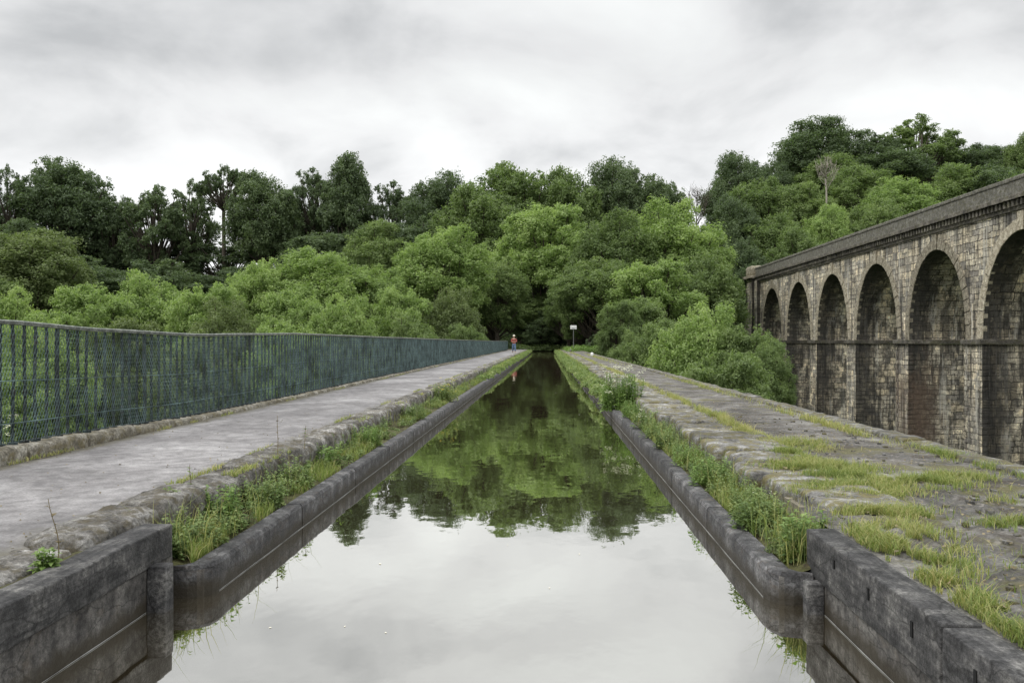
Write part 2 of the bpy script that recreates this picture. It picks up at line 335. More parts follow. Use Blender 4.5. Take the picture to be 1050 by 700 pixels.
def m_viaduct():
    k = NT('viaduct_stone')
    P = k.pos.outputs['Position']
    sp = k.n.new('ShaderNodeSeparateXYZ'); k.l.new(P, sp.inputs[0])
    sn = k.n.new('ShaderNodeSeparateXYZ'); k.l.new(k.pos.outputs['True Normal'], sn.inputs[0])
    side = k.math('GREATER_THAN', k.math('ABSOLUTE', sn.outputs[0]), .5)
    ca = k.n.new('ShaderNodeCombineXYZ'); k.l.new(sp.outputs[1], ca.inputs[0]); k.l.new(sp.outputs[2], ca.inputs[1])
    cb = k.n.new('ShaderNodeCombineXYZ'); k.l.new(sp.outputs[0], cb.inputs[0]); k.l.new(sp.outputs[2], cb.inputs[1])
    mv = k.n.new('ShaderNodeMix'); mv.data_type = 'VECTOR'; k.l.new(side, mv.inputs[0]); k.l.new(cb.outputs[0], mv.inputs[4]); k.l.new(ca.outputs[0], mv.inputs[5])
    uv = mv.outputs[1]
    wob = k.n.new('ShaderNodeTexNoise'); wob.inputs['Scale'].default_value = 2.5; wob.inputs['Detail'].default_value = 3; k.l.new(P, wob.inputs[0])
    ws = k.n.new('ShaderNodeVectorMath'); ws.operation = 'SCALE'; ws.inputs['Scale'].default_value = .30; k.l.new(wob.outputs[1], ws.inputs[0])
    wa = k.n.new('ShaderNodeVectorMath'); wa.operation = 'ADD'; k.l.new(uv, wa.inputs[0]); k.l.new(ws.outputs[0], wa.inputs[1])
    br = k.n.new('ShaderNodeTexBrick'); k.l.new(wa.outputs[0], br.inputs['Vector'])
    br.inputs['Scale'].default_value = 1; br.inputs['Brick Width'].default_value = 1.0; br.inputs['Row Height'].default_value = .46
    br.inputs['Mortar Size'].default_value = .035; br.inputs['Mortar Smooth'].default_value = .6; br.inputs['Bias'].default_value = .0
    br.squash = 1.3; br.squash_frequency = 3
    br.inputs['Color1'].default_value = (.86,.77,.58,1); br.inputs['Color2'].default_value = (.36,.335,.29,1)
    br.inputs['Mortar'].default_value = (.085,.078,.065,1)
    b2 = k.n.new('ShaderNodeTexBrick'); k.l.new(wa.outputs[0], b2.inputs['Vector']); b2.inputs['Scale'].default_value = 1
    b2.inputs['Brick Width'].default_value = 1.45; b2.inputs['Row Height'].default_value = .69; b2.inputs['Mortar Size'].default_value = .05; b2.inputs['Mortar Smooth'].default_value = .7
    b2.squash = .7; b2.squash_frequency = 2; b2.offset = .37
    b2.inputs['Color1'].default_value = (.90,.78,.56,1); b2.inputs['Color2'].default_value = (.32,.295,.25,1); b2.inputs['Mortar'].default_value = (.075,.068,.055,1)
    pick = k.ramp(k.noise(.42, 2, .4), (.49, 0.0), (.51, 1.0))
    brc = k.mix(pick, br.outputs[0], b2.outputs[0])
    n1 = k.noise(.55, 7, .65); n2 = k.noise(3.0, 6, .7); n3 = k.noise(14, 4, .65)
    col = k.mix(.75, brc, k.ramp(n1, (.34, .35), (.5, .95), (.66, 1.65)), 'MULTIPLY')
    col = k.mix(.8, col, k.ramp(n2, (.34, .38), (.52, 1.0), (.68, 1.75)), 'MULTIPLY')
    col = k.mix(.5, col, k.ramp(n3, (.35, .6), (.65, 1.35)), 'MULTIPLY')
    # dark run-off and pale lime streaks that follow the wall down
    st = k.noise(1.0, 6, .7, k.scaled(P, (1.5, 1.5, .13)))
    col = k.mix(k.math('MULTIPLY', k.ramp(st, (.50, 0.0), (.57, 1.0)), .76), col, (.040,.038,.035))
    lm = k.noise(1.0, 6, .72, k.scaled(P, (2.6, 2.6, .10)))
    col = k.mix(k.math('MULTIPLY', k.ramp(lm, (.53, 0.0), (.60, 1.0)), .65), col, (.62,.60,.53))
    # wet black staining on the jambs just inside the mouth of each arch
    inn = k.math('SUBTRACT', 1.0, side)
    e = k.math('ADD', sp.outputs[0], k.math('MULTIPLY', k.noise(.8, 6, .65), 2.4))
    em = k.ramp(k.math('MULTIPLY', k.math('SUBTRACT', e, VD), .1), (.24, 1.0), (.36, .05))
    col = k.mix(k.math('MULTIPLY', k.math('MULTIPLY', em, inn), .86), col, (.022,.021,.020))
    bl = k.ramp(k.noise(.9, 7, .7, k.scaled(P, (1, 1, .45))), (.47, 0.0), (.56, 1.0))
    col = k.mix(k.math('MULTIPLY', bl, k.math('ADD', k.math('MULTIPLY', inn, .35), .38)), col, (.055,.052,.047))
    # rusty seep down one pier
    dy = k.math('ABSOLUTE', k.math('SUBTRACT', sp.outputs[1], PIER_RUST))
    rz = k.math('ADD', k.math('MULTIPLY', sp.outputs[2], .07), k.noise(.9, 6, .7, k.scaled(P, (1.6, 1.6, .5))))
    rm = k.math('MULTIPLY', k.math('LESS_THAN', dy, 1.75), k.ramp(rz, (.30, 1.0), (.55, 0.0)))
    rx = k.math('ADD', k.math('MULTIPLY', k.math('SUBTRACT', sp.outputs[0], VD), .2), k.math('MULTIPLY', k.noise(1.1, 5, .7), .6))
    col = k.mix(k.math('MULTIPLY', k.math('MULTIPLY', rm, k.ramp(rx, (.25, .45), (.38, 1.0), (.60, .95), (1.0, 0.0))), .75), col, k.mix(n2, (.050,.038,.030), (.25,.175,.125)))
    h = k.math('ADD', k.math('MULTIPLY', br.outputs['Fac'], -1.0), k.math('ADD', k.math('MULTIPLY', n2, 1.2), k.math('MULTIPLY', n3, .5)))
    return k.set(col, .9, k.bump(h, .9, .12))
VD = 34.0
PIER_RUST = 74.7+6.65
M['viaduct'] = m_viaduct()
M['dressed'] = m_stone('dressed_stone', (.16,.14,.11), (.36,.32,.24), (.60,.56,.45), (.07,.075,.04), .4, .9, 1.5, .8)
M['vcornice'] = m_stone('weathered_cornice', (.050,.047,.042), (.125,.115,.098), (.26,.24,.20), (.07,.075,.035), .5, .9, .5, .6)
M['vparapet'] = m_stone('mossy_parapet', (.10,.097,.085), (.20,.193,.17), (.34,.33,.29), (.12,.125,.075), .6, .95, 1.3, .9)
def m_water():
    k = NT('canal_water'); P = k.pos.outputs['Position']
    w1 = k.noise(1.0, 3, .5, k.scaled(P, (1.6, .9, 1))); w2 = k.noise(5, 3, .5, k.scaled(P, (1.2, .8, 1)))
    patch = k.ramp(k.noise(.35, 3, .5), (.42, .15), (.62, 1.0))
    h = k.math('ADD', k.math('MULTIPLY', w1, .55), k.math('MULTIPLY', k.math('MULTIPLY', w2, .16), patch))
    nr = k.bump(h, .6, .012)
    df = k.n.new('ShaderNodeBsdfDiffuse'); df.inputs[0].default_value = (.055,.044,.026,1)
    gl = k.n.new('ShaderNodeBsdfGlossy'); gl.inputs[0].default_value = (.955,.955,.925,1); gl.inputs['Roughness'].default_value = .015
    k.l.new(nr, gl.inputs['Normal'])
    lw = k.n.new('ShaderNodeLayerWeight'); lw.inputs[0].default_value = .5
    fac = k.ramp(lw.outputs['Facing'], (.1, .06), (.45, .40), (.62, .74), (.80, .84), (.97, .90))
    ms = k.n.new('ShaderNodeMixShader'); k.l.new(fac, ms.inputs[0]); k.l.new(df.outputs[0], ms.inputs[1]); k.l.new(gl.outputs[0], ms.inputs[2])
    k.l.new(ms.outputs[0], k.out.inputs[0]); return k.m
M['water'] = m_water()
def m_ground():
    k = NT('valley_ground')
    col = k.ramp(k.noise(.12, 8, .65), (.3, (.035,.045,.018)), (.5, (.06,.085,.028)), (.7, (.10,.12,.045)))
    col = k.mix(.6, col, k.ramp(k.noise(3, 6, .65), (.3, .5), (.7, 1.5)), 'MULTIPLY')
    return k.set(col, .95, k.bump(k.noise(2, 6, .7), .8, .3))
M['ground'] = m_ground()

# ------------------------------------------------------------ terrain
END = 119.0                                     # where the aqueduct meets the hillside
def ground_z(x, y):
    k_ = 34*sstep(7, 26, x); z = -17 + 17.3*sstep(62+k_, 122+k_, y)
    far = 12*sstep(138, 205, y) if x < 0 else 12*sstep(138, 205, y)+26*sstep(20, 90, x)*sstep(130, 250, y)
    z += far
    if x < 0: z -= 16*sstep(225, 330, y)*sstep(0, 60, -x)
    if y > 100: z += (z*0 + .8)*nz(x*.05, y*.05)*sstep(6, 14, abs(x))
    else: z += 1.2*nz(x*.04, y*.04)
    w = 1-sstep(5.5, 12, abs(x))
    if y > 112 and y < 136 and w > 0: z = z*(1-w) + w*(.28 if abs(x) > 2.6 else -.8)
    return z
def terrain():
    m = MB()
    xs = sorted(set([-3000,-1500,-800,-500]+list(range(-360,-40,16))+list(range(-40,-12,7))+[-12,-9,-7,-5.5,-4.2,-3.2,-2.7,-2.5,0,2.5,2.7,3.2,4.2,5.5,7,9,12]+list(range(19,60,7))+list(range(60,400,16))+[500,800,1500,3000]))
    ys = [-3000,-1000,-300,-100,-40,0,20,40,55,62,70,78,86,94,100,106,110,113,116,119,122,126,130,134,138,142,147,152,158,164,170,176,184,192,200,210,220,232,245,260,280,300,330,370,430,600,1000,3000]
    vs = [(x, y, ground_z(x, y)) for y in ys for x in xs]; w = len(xs)
    m.add(vs, [(j*w+i, j*w+i+1, (j+1)*w+i+1, (j+1)*w+i) for j in range(len(ys)-1) for i in range(w-1)])
    tag(m.build('ground', M['ground'], smooth=True), kind='structure')
terrain()

# ------------------------------------------------------------ canal water
m = MB()
m.add([(-2.5,-6,0),(1.9,-6,0),(1.9,END,0),(-2.5,END,0),(-2.62,138,0),(2.62,138,0),(2.62,END,0),(-2.62,END,0)], [(0,1,2,3),(7,6,5,4)])
tag(m.build('water', M['water']), kind='structure')

# ------------------------------------------------------------ the aqueduct
XL, XR = -2.10, 1.36                            # inner faces of the iron trough
KE = 5.15                                       # near end of the trough: the wider stop-plank recess lies before it
PATHZ = .45
aq = empty('aqueduct', (0, 0, -17), 'stone aqueduct carrying the iron canal trough and towpath across the valley', 'aqueduct')
def inaq(o, label=None, kind=None):
    o.parent = aq; o.matrix_parent_inverse = Matrix.Translation((0, 0, 17))
    if label: o['label'] = label
    if kind: o['kind'] = kind
    return o
m = MB()
for x0, x1 in ((-5.32, -2.66), (1.90, 4.36)):
    m.box(x0, x1, -8, END+2, -18, .36)
m.box(-2.66, 1.9, -8, END, -18, -1.2)
inaq(m.build('masonry_wall', M['masonry']))
# iron panels
def panel_mesh(mb, side, y0, y1, first=False):
    s = -1 if side == 'L' else 1; X = XL if side == 'L' else XR
    n = max(2, int((y1-y0)/.25)); prof = [(0, -1.1), (0, .175), (.018, .198), (.135, .20), (.135, .05)]
    vs = []; ys = [y0+(y1-y0)*i/n for i in range(n+1)]
    if first: ys = [y0, y0+.03, y0+.09, y0+.18] + ys[1:]
    for y in ys:
        off = 0
        if first and y-y0 < .18: off = .14*(1-math.sqrt(max(0, 1-(1-(y-y0)/.18)**2)))
        for px, pz in prof:
            vs.append((X+s*(px+(off if px < .1 else max(0, off-.02)))+.004*nz(y*1.7, pz*3, s), y, pz+(.005*nz(y*2.3, px*8, 7) if pz > .1 else 0)))
    k = len(prof); N = len(ys)
    fs = [(j*k+i, j*k+i+1, (j+1)*k+i+1, (j+1)*k+i) if s < 0 else (j*k+i, (j+1)*k+i, (j+1)*k+i+1, j*k+i+1) for j in range(N-1) for i in range(k-1)]
    fs += [tuple(range(k)), tuple((N-1)*k+i for i in range(k))[::-1]]
    mb.add(vs, fs)
for side in 'LR':
    y = KE; cnt = 0; rest = MB()
    ys = []
    while y < END: ys.append(y); y += 2.02
    for i, y0 in enumerate(ys):
        y1 = min(END, y0+2.02-.022)
        mb = MB() if i < 49 else rest
        panel_mesh(mb, side, y0, y1, i == 0)
        if i < 49: inaq(mb.build('trough_panel', M['iron'], smooth=False))
    inaq(rest.build('trough_panel', M['iron']), kind='stuff')
# thin pale tubes painting the bright meniscus reflection at the water line
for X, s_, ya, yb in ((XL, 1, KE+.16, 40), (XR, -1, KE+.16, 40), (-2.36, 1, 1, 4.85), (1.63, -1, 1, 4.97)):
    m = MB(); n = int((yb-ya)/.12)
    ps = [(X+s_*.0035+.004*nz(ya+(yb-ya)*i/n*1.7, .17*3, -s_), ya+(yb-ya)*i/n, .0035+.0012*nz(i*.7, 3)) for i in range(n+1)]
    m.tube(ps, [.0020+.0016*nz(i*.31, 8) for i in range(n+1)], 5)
    inaq(m.build('waterline_glint', M['glint_and_post_grey']))
# recess walls, slots and beams at the near end
m = MB()
m.block(-2.62, -2.36, -4, KE+.06, -1.1, .255, r=.01, res=.25, amp=.006, fq=2, seed=3)
m.block(1.63, 1.90, -4, KE+.10, -1.1, .175, r=.01, res=.25, amp=.006, fq=2, seed=4)
m.box(-2.56, -2.15, KE+.02, KE+.19, -1.1, .17); m.box(1.42, 1.80, KE+.02, KE+.19, -1.1, .17)
inaq(m.build('recess_wall', M['recess'], smooth=True))
mb = MB(); mb.block(-2.36, -2.245, 4.86, 4.97, -1.1, .27, r=.01, res=.2, amp=.004, seed=8); inaq(mb.build('slot_post', M['beam'], smooth=True))
mb = MB(); mb.block(1.53, 1.63, 4.98, 5.08, -1.1, .18, r=.01, res=.2, amp=.004, seed=9); inaq(mb.build('slot_post', M['beam'], smooth=True))
mb = MB(); mb.block(-2.53, -2.34, .4, 5.17, .255, .458, r=.012, res=.12, amp=.007, fq=2.4, seed=1); inaq(mb.build('coping_beam', M['beam'], smooth=True))
for a, b, sd in ((3.50, 5.27, 2), (.5, 3.478, 5)):
    mb = MB(); mb.block(1.61, 1.785, a, b, .178, .445, r=.012, res=.12, amp=.007, fq=2.4, seed=sd)
    inaq(mb.build('coping_beam', M['beam'], smooth=True))
# soil beds between iron and stone
def bedL(u, v):
    y = KE+.03+(END-KE)*v**2.2; x = -2.235-.42*u
    return (x, y, .17+.07*u+.035*nz(x*6, y*3)+.02*nz(x*20, y*14))
def bedR(u, v):
    y = KE+.03+(END-KE)*v**2.2; x = 1.495+.34*u
    return (x, y, .17+.10*u+.035*nz(x*6, y*3, 5)+.02*nz(x*20, y*14))
m = MB(); m.grid(bedL, 10, 420); m.grid(bedR, 10, 420)
def bedN(u, v):
    y = 1+4.3*v; x = -2.52-.12*u; return (x, y, .42+.02*nz(x*8, y*5))
m.grid(bedN, 3, 60)
o = m.build('soil', M['soil'], smooth=True); tag(o, kind='structure')
# rounded edging stones, left
rnd = random.Random(5)
y = 1.2; i = 0; rest = MB()
while y < END-1:
    L = rnd.uniform(.75, 1.25)
    if 4.85 < y < 5.4: L = 1.35
    x0 = -2.98+rnd.uniform(-.02, .02); x1 = -2.60+rnd.uniform(-.02, .025); zt = .475+rnd.uniform(-.018, .018)
    if y < 5: x1 -= .02
    res = .032 if y < 10 else (.06 if y < 18 else (.10 if y < 35 else .22))
    big = 5.2 < y+L < 6.7 and y < 5.6
    mb = MB() if i < 96 else rest
    mb.block(x0, x1+(.03 if big else 0), y, y+L-.02, .10, zt+(.02 if big else 0), r=.085, res=res, amp=.026, fq=6.0, seed=i+20)
    if i < 96: inaq(mb.build('edging_stone', M['coping'], smooth=True))
    y += L; i += 1
inaq(rest.build('edging_stone', M['coping'], smooth=True), kind='stuff')
# worn coping slabs, right
y = 5.9; i = 0; rest = MB()
while y < END-1:
    L = rnd.uniform(.6, 1.15)
    x0 = 1.80+rnd.uniform(-.06, .10)+ (.05 if y < 8 else 0); x1 = 2.62+rnd.uniform(-.05, .05); zt = .462+rnd.uniform(-.032, .026)
    res = .05 if y < 14 else (.10 if y < 35 else .22)
    mb = MB() if i < 96 else rest
    mb.block(x0, x1, y, y+L-(.035 if y < 60 else .06), .06, zt, r=.05, res=res, amp=.016, fq=4.5, seed=i+200)
    if i < 96: inaq(mb.build('coping_slab', M['slab'], smooth=True))
    y += L; i += 1
inaq(rest.build('coping_slab', M['slab'], smooth=True), kind='stuff')
# outer edge stones on the right
mb = MB(); y = 2.0
while y < END+3:
    L = rnd.uniform(.9, 1.5)
    mb.block(4.10, 4.38+rnd.uniform(-.02, .03), y, y+L-.02, .2, .478+rnd.uniform(-.015, .015), r=.04, res=.12 if y < 25 else .3, amp=.018, seed=int(y*10)); y += L
inaq(mb.build('outer_edging', M['slab'], smooth=True))
# towpath and right-hand walkway
def pathL(u, v):
    y = -3+(END+40)*v**2.0 if False else -3+(END+36)*v**1.8; x = -2.90-2.12*u
    return (x, y, PATHZ+.008*math.sin(u*math.pi)+.012*nz(x*1.2, y*.9)+.004*nz(x*6, y*6)-.02*(1-sstep(0, .08, u)))
m = MB(); m.grid(pathL, 26, 420)
tag(m.build('towpath', M['path'], smooth=True), kind='structure')
def walkR(u, v):
    y = -1+(END+6)*v**1.9; x = (2.50 if y > 6.1 else 1.77)+((4.16-2.50) if y > 6.1 else (4.16-1.77))*u
    near = 1-sstep(5.5, 8.0, y); y += 0
    near *= sstep(1.80, 1.98, x)
    return (x, y, .430+.012*nz(x*1.1, y*.8, 3)*sstep(1.78, 1.9, x)+(.010+.034*near)*nz(x*4, y*4)+(.006+.022*near)*nz(x*13, y*13)-.012*near*abs(nz(x*7, y*7, 2)))
m = MB(); m.grid(walkR, 40, 520)
tag(m.build('walkway', M['tar'], smooth=True), kind='structure')
# low kerb under the railing
ktop = lambda y: .60 if y < 7 else (.60-.09*sstep(7, 13, y))
m = MB(); y = 1.5; i = 0
while y < END+2:
    L = rnd.uniform(.85, 1.35)
    m.block(-5.30, -5.02+rnd.uniform(-.01, .012), y, y+L-.015, .30, ktop(y)+rnd.uniform(-.006, .006), r=.06, res=.06 if y < 20 else .2, amp=.014, fq=4, seed=i+500)
    y += L; i += 1
tag(m.build('kerb', M['kerb'], smooth=True), kind='structure')

# ------------------------------------------------------------ railing
rl = empty('railing', (-5.16, 2, .5), 'long teal iron railing with wire mesh along the left edge of the towpath', 'railing')
def inrl(o, kind=None):
    o.parent = rl; o.matrix_parent_inverse = Matrix.Translation((5.16, -2, -.5))
    if kind: o['kind'] = kind
    return o
RP = [(1,1.83),(5,1.83),(7.8,1.81),(9.5,1.755),(12.2,1.715),(14.5,1.745),(17,1.775),(22,1.765),(27,1.75),(40,1.72),(60,1.69),(85,1.67),(112,1.66)]
def rtop(y):
    for (a, za), (b, zb) in zip(RP, RP[1:]):
        if y <= b: t = (y-a)/(b-a); t = t*t*(3-2*t)*.5+t*.5; return za+(zb-za)*t
    return RP[-1][1]
RX = -5.16; RE = 111.0
def rx(y): return RX + .10*sstep(20, 90, y) + .02*math.sin(y*.45) + .012*math.sin(y*1.3)
m = MB(); ys = [1+.5*i for i in range(int((RE-1)*2)+1)]
pr = [(-.030,-.042),(.030,-.042),(.042,-.012),(.024,.0),(-.024,.0),(-.042,-.012)]
vs = [(rx(y)+a, y, rtop(y)+b) for y in ys for a, b in pr]
m.add(vs, [(j*6+i, j*6+(i+1)%6, (j+1)*6+(i+1)%6, (j+1)*6+i) for j in range(len(ys)-1) for i in range(6)]+[(0,1,2,3,4,5)[::-1]])
inrl(m.build('top_rail', M['toprail']))
m = MB()
for zf, r_ in ((.52, .0045), (.18, .0055)):
    pts = [(rx(y)+.016, y, ktop(y)+(rtop(y)-ktop(y))*zf+.006*math.sin(y*2.1)) for y in ys]
    m.tube(pts, r_, 4)
inrl(m.build('line_wire', M['mesh']))
y = 1.1; i = 0; rest = MB(); bal = []
while y < RE:
    bal.append(y); y += .19
first = next(i for i, y in enumerate(bal) if y > 7.4)
for i, y in enumerate(bal):
    own = first <= i < first+100
    mb = MB() if own else rest
    r_ = .0195 if i % 10 else .024
    z0 = ktop(y)-.02; z1 = rtop(y)-.045
    
    if y < 34:
        n_ = 22; q_ = r_*.95 if i % 10 else r_
        vs = []
        for k_ in range(n_+1):
            a_ = (k_*.62 if i % 10 else 0)+.785
            bx, by = .007*math.sin(i*2.4+k_*.16)*math.sin(k_*.143), .011*math.sin(i*5.1)*math.sin(k_*.143)
            vs += [(rx(y)+bx+q_*math.cos(a_+t*1.5708), y+by+q_*math.sin(a_+t*1.5708), z0+(z1-z0)*k_/n_) for t in range(4)]
        mb.add(vs, [(k_*4+t, k_*4+(t+1) % 4, k_*4+4+(t+1) % 4, k_*4+4+t) for k_ in range(n_) for t in range(4)])
    else: mb.box(rx(y)-r_*.75, rx(y)+r_*.75, y-r_*.75, y+r_*.75, z0, z1)
    mb.box(rx(y)-r_*1.7, rx(y)+r_*1.7, y-r_*1.7, y+r_*1.7, z0, z0+.05)
    if own: inrl(mb.build('baluster', M['rail']))
inrl(rest.build('baluster', M['rail']), 'stuff')
m = MB(); hh = .60                                # run of each diagonal over the full height
y = .6; i = 0
while y < RE:
    for sg, off in ((1, .020), (-1, .0245)):
        ya, yb = (y, y+hh) if sg > 0 else (y+hh, y)
        if min(ya, yb) > RE-.6: continue
        za, zb = ktop(ya)+.02, rtop(yb)-.05
        xa, xb = rx(ya)+off, rx(yb)+off; w = .0026
        m.add([(xa, ya-w, za), (xa, ya+w, za), (xb, yb+w, zb), (xb, yb-w, zb), (xa+w, ya, za), (xb+w, yb, zb)],
              [(0,3,5,4), (4,5,2,1), (0,1,2,3)])
    y += .048 if y < 45 else .06
    i += 1
inrl(m.build('wire_mesh', M['mesh']))

# ------------------------------------------------------------ viaduct
vd = empty('viaduct', (VD, 80, -18), 'tall weathered stone railway viaduct with round arches standing to the right of the canal', 'viaduct')
def invd(o, label=None):
    o.parent = vd; o.matrix_parent_inverse = Matrix.Translation((-VD, -80, 18))
    if label: o['label'] = label
    return o
VW = 8.6; SP = 13.3; HS = 5.35; RISE = 7.85; ZS = 1.75; ZC = 11.3
crowns = [74.7+SP*k for k in range(-3, 5)]
Y0, Y1 = crowns[0]-SP/2, 141.5
m = MB()
def arc(c, n=28):
    return [(c+HS*math.cos(math.pi*i/n), ZS+RISE*math.sin(math.pi*i/n)**.93) for i in range(n+1)]   # from far side to near side
for ci, c in enumerate(crowns):
    A = arc(c)
    yf = c+SP/2 if ci < len(crowns)-1 else c+HS+1.6
    for X in (VD, VD+VW):
        # spandrel
        for (ya, za), (yb, zb) in zip(A, A[1:]):
            m.add([(X, ya, za), (X, yb, zb), (X, yb, ZC), (X, ya, ZC)], [(0,1,2,3)] if X == VD else [(3,2,1,0)])
        m.add([(X, A[0][0], ZS), (X, A[0][0], ZC), (X, yf, ZC), (X, yf, ZS)], [(0,1,2,3)])
        m.add([(X, c-SP/2, ZS), (X, c-SP/2, ZC), (X, A[-1][0], ZC), (X, A[-1][0], ZS)], [(0,1,2,3)])
    for (ya, za), (yb, zb) in zip(A, A[1:]):
        m.add([(VD, ya, za), (VD+VW, ya, za), (VD+VW, yb, zb), (VD, yb, zb)], [(0,1,2,3)])
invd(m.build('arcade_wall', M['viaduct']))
PW = (SP-2*HS)
for ci in range(len(crowns)+1):
    if ci < len(crowns): c = crowns[ci]-SP/2; a, b = c-PW/2, c+PW/2
    else: a, b = crowns[-1]+HS, 141.5
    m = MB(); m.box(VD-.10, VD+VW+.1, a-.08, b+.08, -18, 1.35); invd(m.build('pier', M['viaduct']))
    m = MB(); m.block(VD-.38, VD+VW+.3, a-.26, b+.26, 1.36, 1.76, r=.05, res=.8, amp=.02, seed=ci); invd(m.build('impost', M['vcornice']))
    # long and short quoins
    m = MB(); m2 = MB()
    if b < 120:
        z = -12.0; q = 0
        while z < 1.3:
            for yy, m_ in ((a, m), (b, m2)):
                w = .62 if q % 2 else .36
                ya, yb_ = (yy-.11, yy-.08+w) if yy == a else (yy+.08-w, yy+.11)
                m_.block(VD-.15, VD+.45, ya, yb_, z, z+.40, r=.05, res=.25, amp=.03, seed=q+ci*40)
            z += .42; q += 1
        invd(m.build('quoins', M['viaduct'])); invd(m2.build('quoins', M['viaduct']))
for c in crowns:
    n = 25; m = MB()
    for i in range(n):
        t0, t1 = math.pi*(i+.05)/n, math.pi*(i+.95)/n
        def pt(t, k):
            y, z = HS*math.cos(t), RISE*math.sin(t)**.93 if math.sin(t) > 1e-6 else 0
            nx, nzv = math.cos(t)/HS, math.sin(t)/RISE; l_ = math.hypot(nx, nzv); return (c+y+k*nx/l_, ZS+.01+z+k*nzv/l_)
        key = i == n//2
        k1 = 1.35 if key else .80+.05*(i % 2)
        ps = [pt(t0, .0), pt(t1, .0), pt(t1, k1), pt(t0, k1)]
        xf = VD-(.14 if key else .05+.015*(i % 3))
        m.add([(xf, *p) for p in ps]+[(VD+.3, *p) for p in ps], [(0,1,2,3),(0,4,5,1),(1,5,6,2),(2,6,7,3),(3,7,4,0)])
    invd(m.build('arch_ring', M['dressed']))
# cornice with corbels, parapet
rest = MB(); y = Y0; nc = 0
while y < 136.6:
    m = MB() if y > 55 and nc < 100 else rest
    m.box(VD-.42, VD+.05, y, y+.26, ZC+.02, ZC+.47); y += .56
    if m is not rest: invd(m.build('corbel', M['vcornice'])); nc += 1
invd(rest.build('corbel', M['vcornice']))['kind'] = 'stuff'
m = MB(); y = Y0
while y < 136.6:
    L = rnd.uniform(1.2, 1.9); m.block(VD-.62, VD+VW+.5, y, min(y+L, 136.7)-.03, ZC+.475, ZC+.83, r=.05, res=.6, amp=.02, seed=int(y)); y += L
m.box(VD-.16, VD+VW, Y0, 136.6, ZC-.25, ZC+.02)
invd(m.build('cornice', M['vcornice']))
m = MB(); m.box(VD-.30, VD+.25, Y0, 136.6, ZC+.82, ZC+1.85); m.box(VD+VW-.3, VD+VW+.2, Y0, 136.6, ZC+.82, ZC+1.85)
m.box(VD+.25, VD+VW-.3, Y0, 136.6, ZC+.5, ZC+.9)
y = Y0
while y < 136:
    L = rnd.uniform(1.3, 1.8); m.block(VD-.38, VD+.34, y, y+L-.03, ZC+1.84, ZC+2.18, r=.1, res=.3, amp=.03, seed=int(y*3)); y += L
invd(m.build('parapet', M['vparapet'], smooth=False))
m = MB(); m.block(VD-.9, VD+VW+.6, 136.7, 141.5, -17.5, ZC+.4, r=.05, res=1.5, amp=.03, seed=1)
m.block(VD-.5, VD+.6, 134.9, 136.6, 1.8, ZC+.0, r=.04, res=1, amp=.02, seed=2)
invd(m.build('end_pilaster', M['viaduct']))
m = MB(); m.block(VD-1.35, VD+VW+.8, 136.4, 141.8, ZC+.42, ZC+.95, r=.08, res=.8, amp=.04, seed=4)
m.block(VD-.9, VD+1.9, 137.2, 140.9, ZC+.93, ZC+2.55, r=.35, res=.3, amp=.08, seed=5)
invd(m.build('pilaster_cap', M['dressed'], smooth=True))

